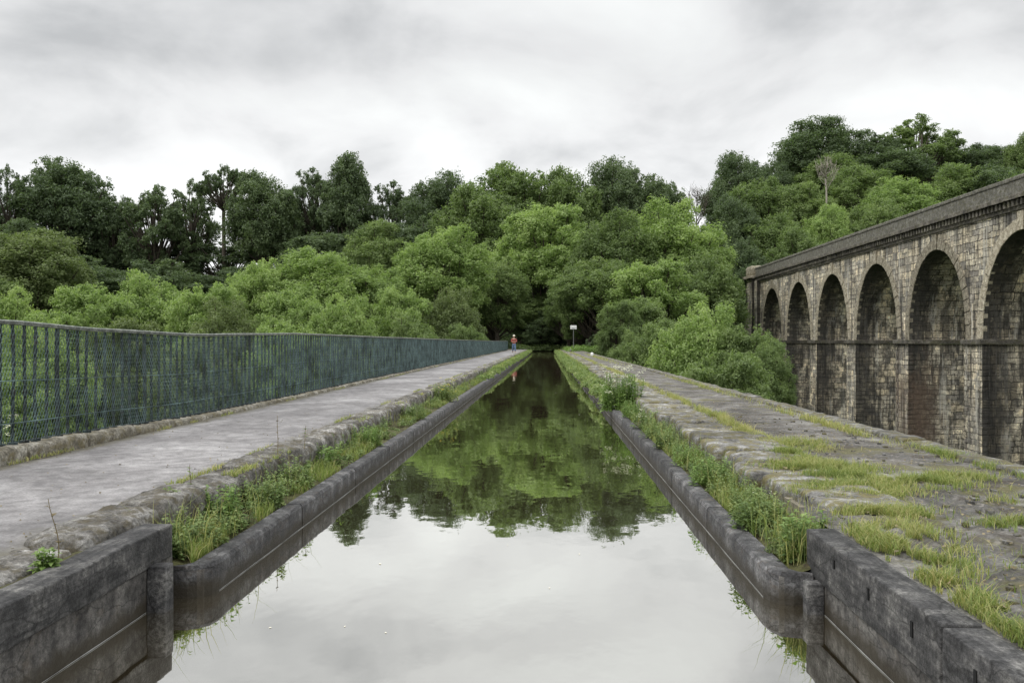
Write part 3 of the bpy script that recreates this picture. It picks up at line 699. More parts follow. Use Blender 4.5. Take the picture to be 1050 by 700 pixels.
# ------------------------------------------------------------ trees
def leaves(rng, P, N, size, tilt=.55):
    """diamond leaves at points P around outward directions N; numpy arrays"""
    n = len(P)
    d = N + rng.normal(0, tilt, (n, 3)); d /= np.linalg.norm(d, axis=1)[:, None]
    a = rng.normal(0, 1, (n, 3)); a -= (a*d).sum(1)[:, None]*d; a /= np.linalg.norm(a, axis=1)[:, None]
    b = np.cross(d, a); s = (size*rng.uniform(.6, 1.35, n))[:, None]
    V = np.empty((n, 4, 3)); V[:, 0] = P-a*s; V[:, 1] = P+b*s*.48-a*s*.1; V[:, 2] = P+a*s-d*s*.35; V[:, 3] = P-b*s*.48-a*s*.1
    Fc = np.arange(n*4).reshape(n, 4)
    return V.reshape(-1, 3), Fc
def make_crown_data(seed, H=20, Wd=14, base=.28, lobes=34, lr=(1.5, 2.7), nleaf=24000, leaf=.175, open_=0.0, shape='round'):
    rng = np.random.default_rng(seed)
    cz = H*(base+1)/2; hz = H*(1-base)/2
    Cn = []; Rr = []
    tries = 0
    while len(Cn) < lobes and tries < 5000:
        tries += 1
        v = rng.normal(0, 1, 3); v /= np.linalg.norm(v)
        rr = rng.uniform(.45, .92)**.8
        wz = 1.0
        if shape == 'cone': wz = max(.25, 1-.62*(v[2]*rr+1)/2)
        if shape == 'umbrella' and v[2] < -.1: continue
        if shape == 'bush' and v[2] < -.5: continue
        r = rng.uniform(*lr)
        p = np.array([v[0]*(Wd/2-r*.6)*rr*wz, v[1]*(Wd/2-r*.6)*rr*wz, cz+v[2]*(hz-r*.6)*rr])
        if any(np.linalg.norm(p-q) < (.62+open_)*max(r, s) for q, s in zip(Cn, Rr)): continue
        Cn.append(p); Rr.append(r)
    # top lobes
    Cn = np.array(Cn); Rr = np.array(Rr)
    # sub clumps on each lobe
    P = []; N = []; T = []
    wts = Rr**2/np.sum(Rr**2)
    for c, r, w in zip(Cn, Rr, wts):
        ns = int(9+r*7); sub = rng.normal(0, 1, (ns, 3)); sub[:, 2] = sub[:, 2]+.12; sub /= np.linalg.norm(sub, axis=1)[:, None]
        sc = c+sub*(r*rng.uniform(.5, 1.08, ns))[:, None]*np.array([1, 1, 1.0]); sr = r*rng.uniform(.26, .48, ns)
        tone_l = rng.normal(0, .10)
        k = int(nleaf*w/ns)
        for q, s in zip(sc, sr):
            v = rng.normal(0, 1, (k, 3)); v[:, 2] += .35; v /= np.linalg.norm(v, axis=1)[:, None]
            P.append(q+v*(s*rng.uniform(.35, 1.25, k)*np.where(rng.random(k) < .10, 1.3, 1.0))[:, None]*np.array([1, 1, .92]))
            N.append(v*.55+sub[0]*0+(q-c)/r*.35+np.array([0, 0, .35])); T.append(np.clip(rng.normal(.5+tone_l, .16, k), 0, 1))
    P = np.concatenate(P); N = np.concatenate(N); T = np.concatenate(T)
    V, Fc = leaves(rng, P, N, leaf)
    # trunk and limbs
    mb = MB(); rnd_ = random.Random(seed)
    th = H*max(base, .12)
    tr = H*.018+.12
    top = Vector((rnd_.uniform(-.6, .6), rnd_.uniform(-.6, .6), cz+hz*.45))
    trunk = [Vector((0, 0, -26)), Vector((0, 0, 0)), Vector((.15, .1, th)), Vector((.2, -.2, cz*.9)), top]
    mb.tube(trunk, [tr*1.7, tr*1.15, tr*.85, tr*.5, tr*.15], 8)
    for c, r in zip(Cn, Rr):
        c = Vector(c); s0 = Vector((.15, .1, th+(max(th, c.z-hz*.7)-th)*rnd_.uniform(.3, .8)))
        if s0.z > c.z: s0.z = max(th*.7, c.z-1)
        mid = (s0+c)/2+Vector((rnd_.uniform(-.5, .5), rnd_.uniform(-.5, .5), -.4))
        mb.tube([s0, mid, c, c+(c-mid).normalized()*r*.5], [tr*.42, tr*.26, tr*.12, .02], 5, cap=False)
    return V, Fc, T, mb
ARCH = {}
def arche(key, mat, **kw):
    V, Fc, T, mb = make_crown_data(**kw)
    root = bpy.data.objects.new('tree', None)
    crown = npmesh('crown', V, Fc, M[mat], tone=T); C.objects.unlink(crown)
    trunk = mb.build('trunk', M['bark'], smooth=True); C.objects.unlink(trunk)
    ARCH[key] = (crown, trunk, kw.get('H', 20), kw.get('Wd', 14))
MT = ['light', 'mid', 'dark', 'olive']
arche('roundA', 'leaf_mid', seed=11, lobes=70, nleaf=60000, lr=(1.1, 2.3))
arche('roundB', 'leaf_mid', seed=12, lobes=64, nleaf=60000, lr=(1.2, 2.4), base=.2)
arche('roundC', 'leaf_mid', seed=13, lobes=80, nleaf=62000, lr=(1.0, 2.1), base=.18)
arche('openA', 'leaf_mid', seed=21, lobes=84, nleaf=36000, lr=(.6, 1.3), base=.20, open_=.10)
arche('openB', 'leaf_mid', seed=22, lobes=96, nleaf=42000, lr=(.6, 1.35), base=.12, open_=.08)
arche('umb', 'leaf_mid', seed=23, lobes=44, nleaf=16000, lr=(.5, 1.1), base=.55, open_=.05, shape='umbrella')
arche('tall', 'leaf_mid', seed=31, lobes=84, nleaf=60000, lr=(.9, 1.8), base=.12, shape='cone')
arche('bushA', 'leaf_mid', seed=41, lobes=84, nleaf=78000, lr=(1.0, 2.0), base=.05, shape='bush', leaf=.155)
arche('bushB', 'leaf_mid', seed=42, lobes=90, nleaf=78000, lr=(.9, 1.9), base=.08, shape='bush', leaf=.155)
# same mesh in another leaf colour: a mesh copy per tint, shared by the repeats
TINT = {}
def tinted(key, tint):
    if (key, tint) not in TINT:
        me = ARCH[key][0].data.copy(); me.materials.clear(); me.materials.append(M['leaf_'+tint]); TINT[(key, tint)] = me
    return TINT[(key, tint)]
trnd = random.Random(77)
def tree(px, top, w, Y, key, tint, label, kind='tree', cat='tree', group=None, sink=0, gz=None):
    P = at(px, top, Y); g = ground_z(P.x, P.y) if gz is None else gz
    H = P.z-g; crown, trunk, h0, w0 = ARCH[key]
    H += .2
    sw = w*scale_at(Y)/w0*1.06; sh = H/h0; sh = max(min(sh, sw*1.3), min(sh, sw*.8)) if sh > sw*.5 else sw*.5
    off = H-h0*sh
    root = empty(kind, (P.x, P.y, g), label, cat, group)
    root.rotation_euler.z = trnd.uniform(0, 6.28)
    c = crown.copy(); c.data = tinted(key, tint); C.objects.link(c); c.parent = root
    t = trunk.copy(); C.objects.link(t); t.parent = root
    sy = sw*trnd.uniform(.9, 1.1)
    for q in (c, t): q.scale = (sw, sy, sh); q.location.z = off
    return root
G1, G2, G3, G4, G5 = 'dark trees on the left skyline', 'light green trees behind the railing', 'trees round the far end of the canal', 'trees on the hill behind the viaduct', 'leafy trees between walkway and viaduct'
T_ = [
 # left skyline
 (8,170,62,185,'openA','dark','dark open tree at the far left edge of the skyline',G1),
 (72,158,104,190,'roundC','dark','big dark round-topped tree, tallest at the far left of the skyline',G1),
 (118,194,60,192,'openB','dark','lower dark tree just right of the tallest far left skyline tree',G1),
 (160,182,80,188,'openB','dark','dark tree with sky showing through its crown, left of the umbrella-topped tree',G1),
 (196,184,62,194,'openA','dark','thin dark tree with bare lower trunk beside the umbrella-topped tree',G1),
 (230,170,58,186,'umb','dark','umbrella-topped slender tree with bare trunk against the sky',G1),
 (272,175,88,183,'roundA','dark','dense dark round tree just right of the umbrella-topped tree',G1),
 (322,166,52,190,'openB','dark','narrow ragged dark tree just left of the pointed dark tree',G1),
 (357,155,84,184,'tall','dark','pointed near-black tree, highest in the left half of the skyline',G1),
 (405,178,66,186,'openB','dark','ragged dark tree just right of the pointed near-black tree',G1),
 (300,205,70,196,'roundC','dark','dark tree filling in low behind the skyline left of centre',G1),
 (130,246,120,200,'roundC','dark','low dark tree behind the gap in the left skyline',G1),
 (30,225,90,178,'roundA','dark','dark tree under the leftmost skyline tree',G1),
 (232,244,96,192,'openB','dark','low dark tree seen behind the umbrella-topped tree trunk',G1),
 (455,178,92,180,'roundB','dark','dark dome tree on the skyline right of the ragged trees',G1),
 # centre skyline
 (530,160,112,172,'roundC','mid','broad green tree at the top of the central skyline',G3),
 (585,170,84,170,'roundA','mid','green tree on the skyline just right of the broad central tree',G3),
 (628,162,78,175,'roundB','dark','dark tree on the central skyline above the big pale trees',G3),
 (678,174,74,172,'roundC','dark','dark tree on the skyline sloping down to the notch before the right hill',G3),
 (490,188,100,160,'roundA','mid','mid green tree behind the round pale tree left of the canal end',G3),
 (428,222,92,165,'roundC','dark','dark green tree above the left railing trees, behind the round pale tree',G3),
 (385,225,80,160,'roundA','mid','olive dark tree between the pointed tree and the round pale tree',G3),
 # big pale trees at the end of the canal
 (560,203,120,143,'bushB','light','tall pale green tree directly above the end of the canal',G3),
 (632,214,112,131,'bushA','mid','broad green tree right of the tall pale one above the canal end',G3),
 (688,202,118,134,'bushA','light','large rounded pale tree next to the notch in the skyline',G3),
 (716,252,86,118,'roundC','mid','green tree low on the right, next to the far end of the viaduct',G3),
 (606,268,90,121,'bushA','mid','darker rounded tree low above the right bank behind the white sign',G3),
 (668,262,110,112,'bushB','light','bushy green tree behind the right walkway, left of the viaduct end',G3),
 (532,255,84,146,'bushB','mid','green tree leaning over the dark canal end from the left',G3),
 (506,290,70,128,'bushB','mid','dark low tree at the end of the railing',G3),
 (584,288,60,132,'bushB','mid','shadowy tree hanging over the canal just left of the white sign',G3),
 (636,305,52,95,'bushB','mid','small olive tree leaning over the right walkway beyond the white marker',G3),
 (535,292,70,142,'bushA','mid','dark tree closing the far end of the canal',G3),
 (562,306,80,146,'bushB','dark','deepest shadowy tree straight ahead over the canal',G3),
 (598,322,46,124,'bushA','mid','low dark bush tree right behind the white sign',G3),
 # left valley
 (36,236,120,118,'roundB','olive','olive green round tree at the far left above the pale bushes',G2),
 (-20,268,90,95,'roundA','mid','mid green tree cut by the left edge above the railing',G2),
 (10,292,96,72,'bushA','light','pale bushy tree at the left edge right above the railing',G2),
 (92,283,112,84,'bushB','light','pale bushy tree second from the left above the railing',G2),
 (152,275,108,90,'bushA','light','pale bushy tree with flat top above the railing left of centre',G2),
 (215,284,100,86,'bushB','light','pale bushy tree above the dip in the railing',G2),
 (262,262,84,104,'roundC','light','pale tree rising behind the bushes right of the dip in the railing',G2),
 (322,256,124,108,'roundB','light','wide pale tree left of the round pale tree',G2),
 (382,268,86,110,'roundC','light','pale tree touching the left side of the round pale tree',G2),
 (230,302,90,74,'bushA','olive','darker olive bush low above the railing',G2),
 (298,290,98,86,'bushB','light','pale bush in front of the wide pale tree',G2),
 (350,298,90,84,'bushA','light','pale bush above the middle of the railing',G2),
 (455,229,112,118,'bushA','light','round pale green tree standing out left of the canal end',G2),
 (412,288,84,92,'bushB','light','pale bush below the round pale tree on its left',G2),
 (462,292,76,94,'bushA','olive','olive bush below the round pale tree above the far railing',G2),
 (130,318,110,58,'bushB','olive','low olive bush seen through the railing mesh at the left',G2),
 (40,330,120,50,'bushA','light','low pale bush seen through the near railing at the left edge',G2),
 (420,318,90,78,'bushA','mid','low green bush just above the far railing',G2),
 (290,322,110,64,'bushB','light','low pale bush right behind the middle railing',G2),
 (510,262,66,126,'roundC','mid','green tree tucked between the round pale tree and the canal end',G2),
 (210,336,120,52,'bushA','olive','low olive bush behind the dip in the railing',G2),
 (350,338,110,60,'bushB','mid','low bush just behind the right half of the railing',G2),
 (478,328,60,88,'bushB','mid','small bush behind the far end of the railing',G2),
 # right, between walkway and viaduct
 (718,307,116,52,'bushA','light','tallest bushy green tree in front of the viaduct foot',G5),
 (766,328,92,50,'bushB','mid','bushy green tree covering the lower arches at the viaduct end',G5),
 (676,322,82,58,'bushB','mid','green tree left of the tallest one in front of the viaduct foot',G5),
 (786,352,56,47,'bushA','mid','lowest rightmost bush against the viaduct piers',G5),
 (742,352,140,42,'bushB','mid','low green bush right behind the walkway edge',G5),
 (650,338,52,72,'bushA','mid','small green bush farthest along the right walkway',G5),
 # right hill
 (753,156,74,205,'roundB','dark','dark tree at the left end of the right hill skyline',G4),
 (790,162,60,212,'roundC','dark','dark skyline tree left of the great domed tree',G4),
 (838,121,96,222,'roundA','dark','great domed dark tree, highest left on the right hill',G4),
 (896,130,60,225,'openB','dark','smaller dark tree right of the great domed tree',G4),
 (944,117,82,228,'openA','mid','airy tree with open crown at the top of the right hill',G4),
 (985,146,70,228,'roundC','dark','dark tree right of the airy hilltop tree',G4),
 (1022,150,80,232,'roundB','dark','dark hilltop tree near the right edge',G4),
 (1052,133,44,215,'roundA','mid','green tree touching the right edge above the viaduct parapet',G4),
 (776,178,84,190,'roundC','mid','green tree below the left end of the right hill skyline',G4),
 (818,186,76,186,'roundA','mid','green tree on the right hill below the great domed tree',G4),
 (748,200,66,172,'roundB','dark','dark tree at the left foot of the right hill',G4),
 (790,215,78,168,'roundC','mid','green tree just above the far end of the viaduct',G4),
 (852,207,58,158,'roundA','light','small bright green round tree above the viaduct parapet',G4),
 (880,172,84,192,'roundB','mid','green tree on the slope behind the small bright tree',G4),
 (928,178,88,176,'roundC','light','broad light green tree above the middle of the viaduct parapet',G4),
 (980,168,90,186,'roundB','mid','green tree right of the broad light one above the parapet',G4),
 (1028,168,90,182,'roundA','dark','dark green tree on the slope at the right edge',G4),
 (898,205,70,160,'roundB','mid','green tree close above the parapet between the two light trees',G4),
 (820,232,70,152,'roundA','mid','low green tree right at the end of the viaduct parapet',G4),
 (755,240,60,150,'roundC','dark','dark low tree beside the pilaster at the viaduct end',G4),
 (905,150,90,214,'roundC','dark','dark tree on the slope under the airy hilltop tree',G4),
 (860,160,90,208,'roundB','mid','green tree on the slope right under the great domed tree',G4),
 (768,268,40,142,'bushA','dark','narrow dark tree against the viaduct end pilaster',G4),
 (990,205,100,150,'roundC','mid','green tree just behind the right part of the parapet',G4),
 (1060,175,90,160,'roundB','mid','green tree cut by the right edge behind the parapet',G4),
]
KN = {'open': 'open_tree', 'umb': 'slender_tree', 'roun': 'broadleaf_tree', 'tall': 'pointed_tree', 'bush': 'bushy_tree'}
T_ += [
 (546,298,56,141,'bushA','mid','shadowed bush at the left of the canal end',G3),
 (574,294,58,141,'bushB','mid','shadowed bush straight above the point where the water ends',G3),
 (560,318,70,139.5,'bushA','dark','lowest dark bush closing the canal end at water level',G3),
 (655,300,80,100,'bushB','mid','mid green bush between the olive tree and the bushy trees by the viaduct',G5),
 (625,262,90,118,'bushA','mid','green tree in the middle of the big mass above the white sign',G3),
 (545,236,90,150,'bushA','mid','green foliage filling in left below the tall pale tree',G3),
 (608,232,90,138,'bushB','light','pale foliage just right of the tall pale tree',G3),
 (170,266,120,172,'bushA','dark','low dark thicket under the gap in the left skyline',G1),
 (255,268,110,176,'bushB','dark','low dark thicket under the dense round tree right of the umbrella-topped tree',G1),
 (80,262,110,160,'bushA','dark','dark thicket behind the pale bushes at the left',G1),
 (330,235,100,172,'bushB','dark','dark thicket under the pointed near-black tree',G1),
 (756,374,80,41,'bushA','mid','nearest low bush just over the right walkway edge',G5),
 (690,345,90,60,'bushB','light','light green low bush behind the middle of the walkway edge',G5),
]
for px, top, w, Y, key, tint, label, g in T_:
    nm = 'umbrella_tree' if key == 'umb' else KN.get(key[:4], 'broadleaf_tree')
    tree(px, top, w, Y, key, tint, label, nm, 'tree', g)
# pale dead tree on the right hill, thin bare tree in the notch
def dead(px, top, Y, h, label, mat, seed, spread=.5, th=.6):
    P = at(px, top, Y); r0 = random.Random(seed)
    root = empty('bare_tree', (P.x, P.y, P.z-h), label, 'tree')
    mb = MB(); br = MB()
    mb.tube([(0,0,-3), (.1,0,h*.3), (0,.2,h*.6), (.3,0,h*.98)], [.38*th,.30*th,.2*th,.04*th], 7)
    for i in range(16):
        z = h*r0.uniform(.35, .85); a = r0.uniform(0, 6.28); L = (h-z)*r0.uniform(.6, 1.0)
        e = Vector((math.cos(a)*L*spread, math.sin(a)*L*spread, z+L*.8)); s0 = Vector((.05, .1, z)); md = (s0+e)/2+Vector((math.cos(a)*.4, math.sin(a)*.4, -.2))
        br.tube([s0, md, e], [.14*th, .09*th, .03*th], 5)
        for k in range(12):
            t = r0.uniform(.3, 1.0); q = s0.lerp(e, t); v = Vector((r0.uniform(-1,1), r0.uniform(-1,1), r0.uniform(.2,1.2)))*L*.28
            br.tube([q, q+v], [.05*th, .03*th], 4)
    mb.build('trunk', mat, root, True); br.build('branches', mat, root, True)
dead(847, 160, 176, 12, 'pale bare dead tree among the green trees on the right hill', M['deadwood'], 3)
dead(714, 190, 150, 12, 'thin grey bare tree in the skyline notch left of the right hill', M['bark'], 4, .35, .45)

# undergrowth that closes the woods
def undergrowth(name, pts, size, n, mat, leaf):
    rng = np.random.default_rng(9); P = []; N = []; T = []
    for (x, y, z, r) in pts:
        k = int(n*(r/2)**2)
        v = rng.normal(0, 1, (k, 3)); v[:, 2] = abs(v[:, 2])*.9; v /= np.linalg.norm(v, axis=1)[:, None]
        P.append(np.array([x, y, z])+v*(r*rng.uniform(.6, 1.1, k))[:, None]*np.array([1, 1, size])); N.append(v*.8+np.array([0,0,.4])); T.append(np.clip(rng.normal(rng.uniform(.35,.6), .15, k), 0, 1))
    V, Fc = leaves(rng, np.concatenate(P), np.concatenate(N), leaf)
    return npmesh(name, V, Fc, M[mat], tone=np.concatenate(T))
ur = random.Random(4)
pts = []
for i in range(520):
    y = ur.uniform(128, 235); x = ur.uniform(-135, 150)
    if abs(x) < 5 and y < 150: continue
    pts.append((x, y, ground_z(x, y)+.3, ur.uniform(2.2, 4.8)))
for i in range(380):
    y = ur.uniform(35, 128); x = ur.uniform(-75, -11) if ur.random() < .6 else ur.uniform(8, 23)
    pts.append((x, y, ground_z(x, y)+.3, ur.uniform(2, 3.6)))
tag(undergrowth('undergrowth', pts, .9, 170, 'leaf_dark', .30), 'dark undergrowth below the trees on both sides of the valley', 'undergrowth', kind='stuff')
# grassy banks at the end of the aqueduct
pts = [(ur.uniform(2.7, 3.1)+t*0, 96+t*26, .35, ur.uniform(.35, .6)) for t in [i/26 for i in range(27)]]
pts += [(ur.uniform(3.6, 6.5), ur.uniform(100, 126), .3, ur.uniform(.5, .9)) for i in range(40)]
tag(undergrowth('bank_plants', pts, 1.0, 1400, 'bright', .10), 'bright green low plants at the far end of the right walkway below the sign', 'plants', kind='stuff')
pts = [(ur.uniform(-7, 7), ur.uniform(135.5, 140), .2, ur.uniform(.7, 1.5)) for i in range(60)]+[(ur.choice((-1,1))*ur.uniform(2.9, 4.5), ur.uniform(120, 135), .25, ur.uniform(.5, .9)) for i in range(60)]
tag(undergrowth('canal_bank_plants', pts, .8, 500, 'leaf_mid', .16), 'dark green plants lining the canal bank at its far end', 'plants', kind='stuff')

# ------------------------------------------------------------ grass and small plants
def blades(rng, pts, hr, wr, tone, lean=.5):
    """pts (n,3); each blade two quads bending over"""
    n = len(pts); h = rng.uniform(*hr, n)*rng.uniform(.6, 1.2, n); w = rng.uniform(*wr, n)
    a = rng.uniform(0, 2*np.pi, n); ln = rng.uniform(.1, lean, n)*h
    dx, dy = np.cos(a), np.sin(a); s = np.stack([-dy*w, dx*w, np.zeros(n)], 1)
    b = np.stack([dx*ln, dy*ln, h], 1)
    mid = pts+b*np.array([.35, .35, .6]); tip = pts+b*np.array([1.25, 1.25, .95])
    V = np.stack([pts-s, pts+s, mid+s*.75, mid-s*.75, tip+s*.08, tip-s*.08], 1).reshape(-1, 3)
    i = np.arange(n)[:, None]*6
    Fc = np.concatenate([i+np.array([0,1,2,3]), i+np.array([3,2,4,5])])
    return V, Fc, np.concatenate([tone, tone])
def strip_pts(rng, n, y0, y1, x0, x1, zf, power=2.0, thresh=-.15, fq=1.6):
    y = y0+(y1-y0)*rng.random(n)**power; x = x0+(x1-x0)*rng.random(n)
    keep = np.array([nz(a*fq*1.5, b*fq, 3.3) > thresh for a, b in zip(x, y)])
    x, y = x[keep], y[keep]; z = np.array([zf(a, b) for a, b in zip(x, y)])
    return np.stack([x, y, z], 1)
def merge(parts):
    V = []; Fc = []; T = []; b = 0
    for v, f, t in parts: V.append(v); Fc.append(f+b); T.append(t); b += len(v)
    return np.concatenate(V), np.concatenate(Fc), np.concatenate(T)
def toned(rng, pts, base=.45, sd=.16, dry=.12):
    n = len(pts); t = rng.normal(base, sd, n)+np.array([nz(p[0]*1.3, p[1]*.9, 8)*.35 for p in pts]); d = rng.random(n) < dry; t[d] = 1.0
    return np.clip(t, 0, 1)
rng = np.random.default_rng(3)
zL = lambda x, y: .18+.07*(-x-2.235)/.42
zR = lambda x, y: .18+.10*(x-1.495)/.34
parts = []
for (n, y0, y1, x0, x1, zf, pw, th, hr, wr, ba) in (
    (26000, 5.25, 50, -2.25, -2.62, zL, 2.2, .02, (.03, .12), (.0018, .004), .55),
    (16000, 40, 118, -2.20, -2.62, zL, 1.3, -.5, (.10, .22), (.009, .016), .55),
    (28000, 5.4, 50, 1.50, 1.80, zR, 2.2, -.05, (.04, .14), (.0018, .004), .52),
    (22000, 36, 119, 1.42, 1.85, zR, 1.3, -.6, (.12, .28), (.009, .016), .5),
    (9000, 20, 115, 1.40, 1.46, lambda x, y: .2, 1.3, -.1, (.10, .18), (.006, .012), .6)):
    p = strip_pts(rng, n, y0, y1, x0, x1, zf, pw, th)
    parts.append(blades(rng, p, hr, wr, toned(rng, p, ba), .9))
for (n, x0, x1, zf) in ((900, -2.25, -2.60, zL), (1300, 1.50, 1.80, zR)):
    p = strip_pts(rng, n, 5.3, 45, x0, x1, zf, 2.0, .0, 1.1)
    parts.append(blades(rng, p, (.16, .34), (.0016, .0032), toned(rng, p, .6, .2, .35), .8))
V, Fc, T = merge(parts)
tag(npmesh('trough_grass', V, Fc, M['grass'], tone=T), 'grass growing between the iron trough and the stones on both sides of the water', 'grass', kind='stuff')
# turf patches on the right walkway
zW = lambda x, y: .435
patch = [(2.15,5.05,.26,.38,1),(2.0,4.55,.22,.34,.9),(2.5,7.9,.5,.3,.9),(3.3,7.3,.5,.2,.9),(3.6,6.3,.4,.15,.5),(1.9,3.9,.10,.8,1),(1.87,3.2,.08,.6,1),(2.35,6.6,.42,.35,1),(2.6,7.4,.35,.6,1),(2.95,7.0,.45,.28,1),(2.3,5.75,.35,.22,1),
         (3.0,5.45,.30,.12,1),(3.3,5.3,.35,.12,.8),(3.1,4.7,.4,.12,1),(2.75,4.35,.4,.12,.8),(3.4,4.15,.3,.12,.8),(2.5,8.7,.16,.8,.9),(2.9,9.6,.3,.5,.5),(2.55,10.6,.13,1.2,.8),
         (2.62,13,.12,1.6,.5),(2.6,17,.12,2,.35),(2.62,23,.14,3.5,.35),(2.6,33,.15,6,.35),(2.6,50,.16,12,.35),(2.6,75,.18,16,.35),(3.9,12,.1,3,.3),(4.0,22,.12,6,.3),(3.7,60,.3,18,.3),(4.1,8.5,.12,1.2,.4),
         (2.3,3.6,.25,.2,.8),(1.95,4.95,.15,.3,1.2),(2.7,3.5,.3,.15,.6),(2.1,2.9,.2,.3,.8)]
parts = []
for (cx, cy, rx_, ry_, dn) in patch:
    n = int(9000*dn*min(1.0, rx_*ry_/.16)*(1 if cy < 12 else .75)); n = max(n, 900)
    g = rng.normal(0, .5, (n, 2)); p = np.stack([cx+g[:, 0]*rx_, cy+g[:, 1]*ry_, np.full(n, .435)], 1)
    keep = np.array([nz(q[0]*5, q[1]*4, 1.1)+.6*nz(q[0]*16, q[1]*12, 4.1) > -.05 for q in p]) & (p[:, 0] > (1.80 if cy < 6 else 1.85)) & (p[:, 0] < 4.3)
    p = p[keep]
    f = 1 if cy < 12 else (1.5 if cy < 30 else 2.6)
    parts.append(blades(rng, p, (.02*min(f, 1.8), .080*min(f, 1.8)), (.0014*f, .0030*f), toned(rng, p, .56 if cy < 9 else .72, .20, .25 if cy < 9 else .45), 1.2))
# thin lines along the towpath stones
for (n, y0, y1, x0, x1, th) in ((5000, 5, 60, -2.99, -2.93, .12), (5000, 5, 90, -5.0, -4.95, .15), (5000, 7, 100, -2.75, -2.62, .10)):
    p = strip_pts(rng, n, y0, y1, x0, x1, lambda x, y: .455, 1.8, th, 1.0)
    parts.append(blades(rng, p, (.02, .06), (.002, .005), toned(rng, p, .7, .2, .3), 1.0))
V, Fc, T = merge(parts)
tag(npmesh('walkway_grass', V, Fc, M['grass'], tone=T), 'short grass and moss growing in patches over the right stone walkway', 'grass', kind='stuff')

def weed(rng, x, y, z, h, leaf, nl, spread=.5, rosette=False):
    """one leafy plant -> leaf points/normals, stem list"""
    a = rng.uniform(0, 6.28); ln = rng.uniform(0, .25)*h
    tip = np.array([x+math.cos(a)*ln, y+math.sin(a)*ln, z+h])
    base = np.array([x, y, z]); P = []; D = []
    for i in range(nl):
        t = (i+.7)/nl if not rosette else rng.uniform(.1, .5)
        b = rng.uniform(0, 6.28); q = base+(tip-base)*t
        dr = np.array([math.cos(b), math.sin(b), rng.uniform(-.1, .6)]); dr /= np.linalg.norm(dr)
        P.append(q); D.append((dr, leaf*rng.uniform(.6, 1.2)*(1.15-.5*t)))
    return base, tip, P, D
def leaf_quads(P, D, wid=.30):
    V = []; Fc = []; b = 0
    for q, (d, L) in zip(P, D):
        s = np.cross(d, [0, 0, 1]); s /= (np.linalg.norm(s)+1e-9); up = np.cross(s, d)
        st = q; md = q+d*L*.5+up*L*.10; tp = q+d*L-np.array([0, 0, L*.18])
        V += [st, md-s*L*wid, tp, md+s*L*wid, md-up*L*.08]
        Fc += [[b, b+4, b+1, b+1], [b+1, b+4, b+2, b+2], [b+2, b+4, b+3, b+3], [b+3, b+4, b, b]]
        b += 5
    return V, [f[:3] for f in Fc]
def plants_mesh(name, rng, specs, mats=('weed',), parent=None, attr=True):
    """specs: (x,y,z,h,leaf,nl,rosette)"""
    mb = MB()
    for (x, y, z, h, leaf, nl, ros) in specs:
        base, tip, P, D = weed(rng, x, y, z, h, leaf, nl, rosette=ros)
        V, Fc = leaf_quads(P, D)
        t0 = float(np.clip(rng.normal(.5, .2), 0, 1))
        mb.add([tuple(v) for v in V], Fc, 0, t0)
        if not ros:
            w = max(.0015, h*.010)
            mb.tube([base, (base+tip)/2+np.array([w, 0, 0]), tip], [w, w*.8, w*.4], 3, cap=False)
            for _ in range(0): pass
    mb.t = [min(1, max(0, t+random.uniform(-.12, .12))) for t in mb.t]
    return mb.build(name, [M[m_] for m_ in mats], parent, attr=attr)
random.seed(2)
specs = []
for _ in range(1100):
    y = 5.3+ (45-5.3)*rng.random()**2.3; x = -2.26-.34*rng.random()
    if nz(x*3, y*1.1, 5) < -.05: continue
    s = 1+y*.02; specs.append((x, y, zL(x, y), rng.uniform(.05, .24), rng.uniform(.03, .055)*s, int(rng.uniform(8, 18)), rng.random() < .35))
for _ in range(1200):
    y = 5.4+(45-5.4)*rng.random()**2.3; x = 1.52+.26*rng.random()
    if nz(x*3, y*1.1, 9) < -.15: continue
    s = 1+y*.02; specs.append((x, y, zR(x, y), rng.uniform(.06, .27), rng.uniform(.03, .055)*s, int(rng.uniform(8, 18)), rng.random() < .35))
tag(plants_mesh('low_weeds', rng, specs), 'low leafy weeds crowding the soil beside the iron trough', 'weeds', kind='stuff')
specs = []
for _ in range(520):
    side = rng.random() < .5; y = 36+80*rng.random()**1.2; x = (-2.3-.28*rng.random()) if side else (1.44+.36*rng.random())
    specs.append((x, y, .2, rng.uniform(.12, .32), rng.uniform(.07, .12), int(rng.uniform(9, 16)), False))
tag(plants_mesh('far_weeds', rng, specs, ('bright',)), 'pale weeds overhanging the far part of the trough on both sides', 'weeds', kind='stuff')
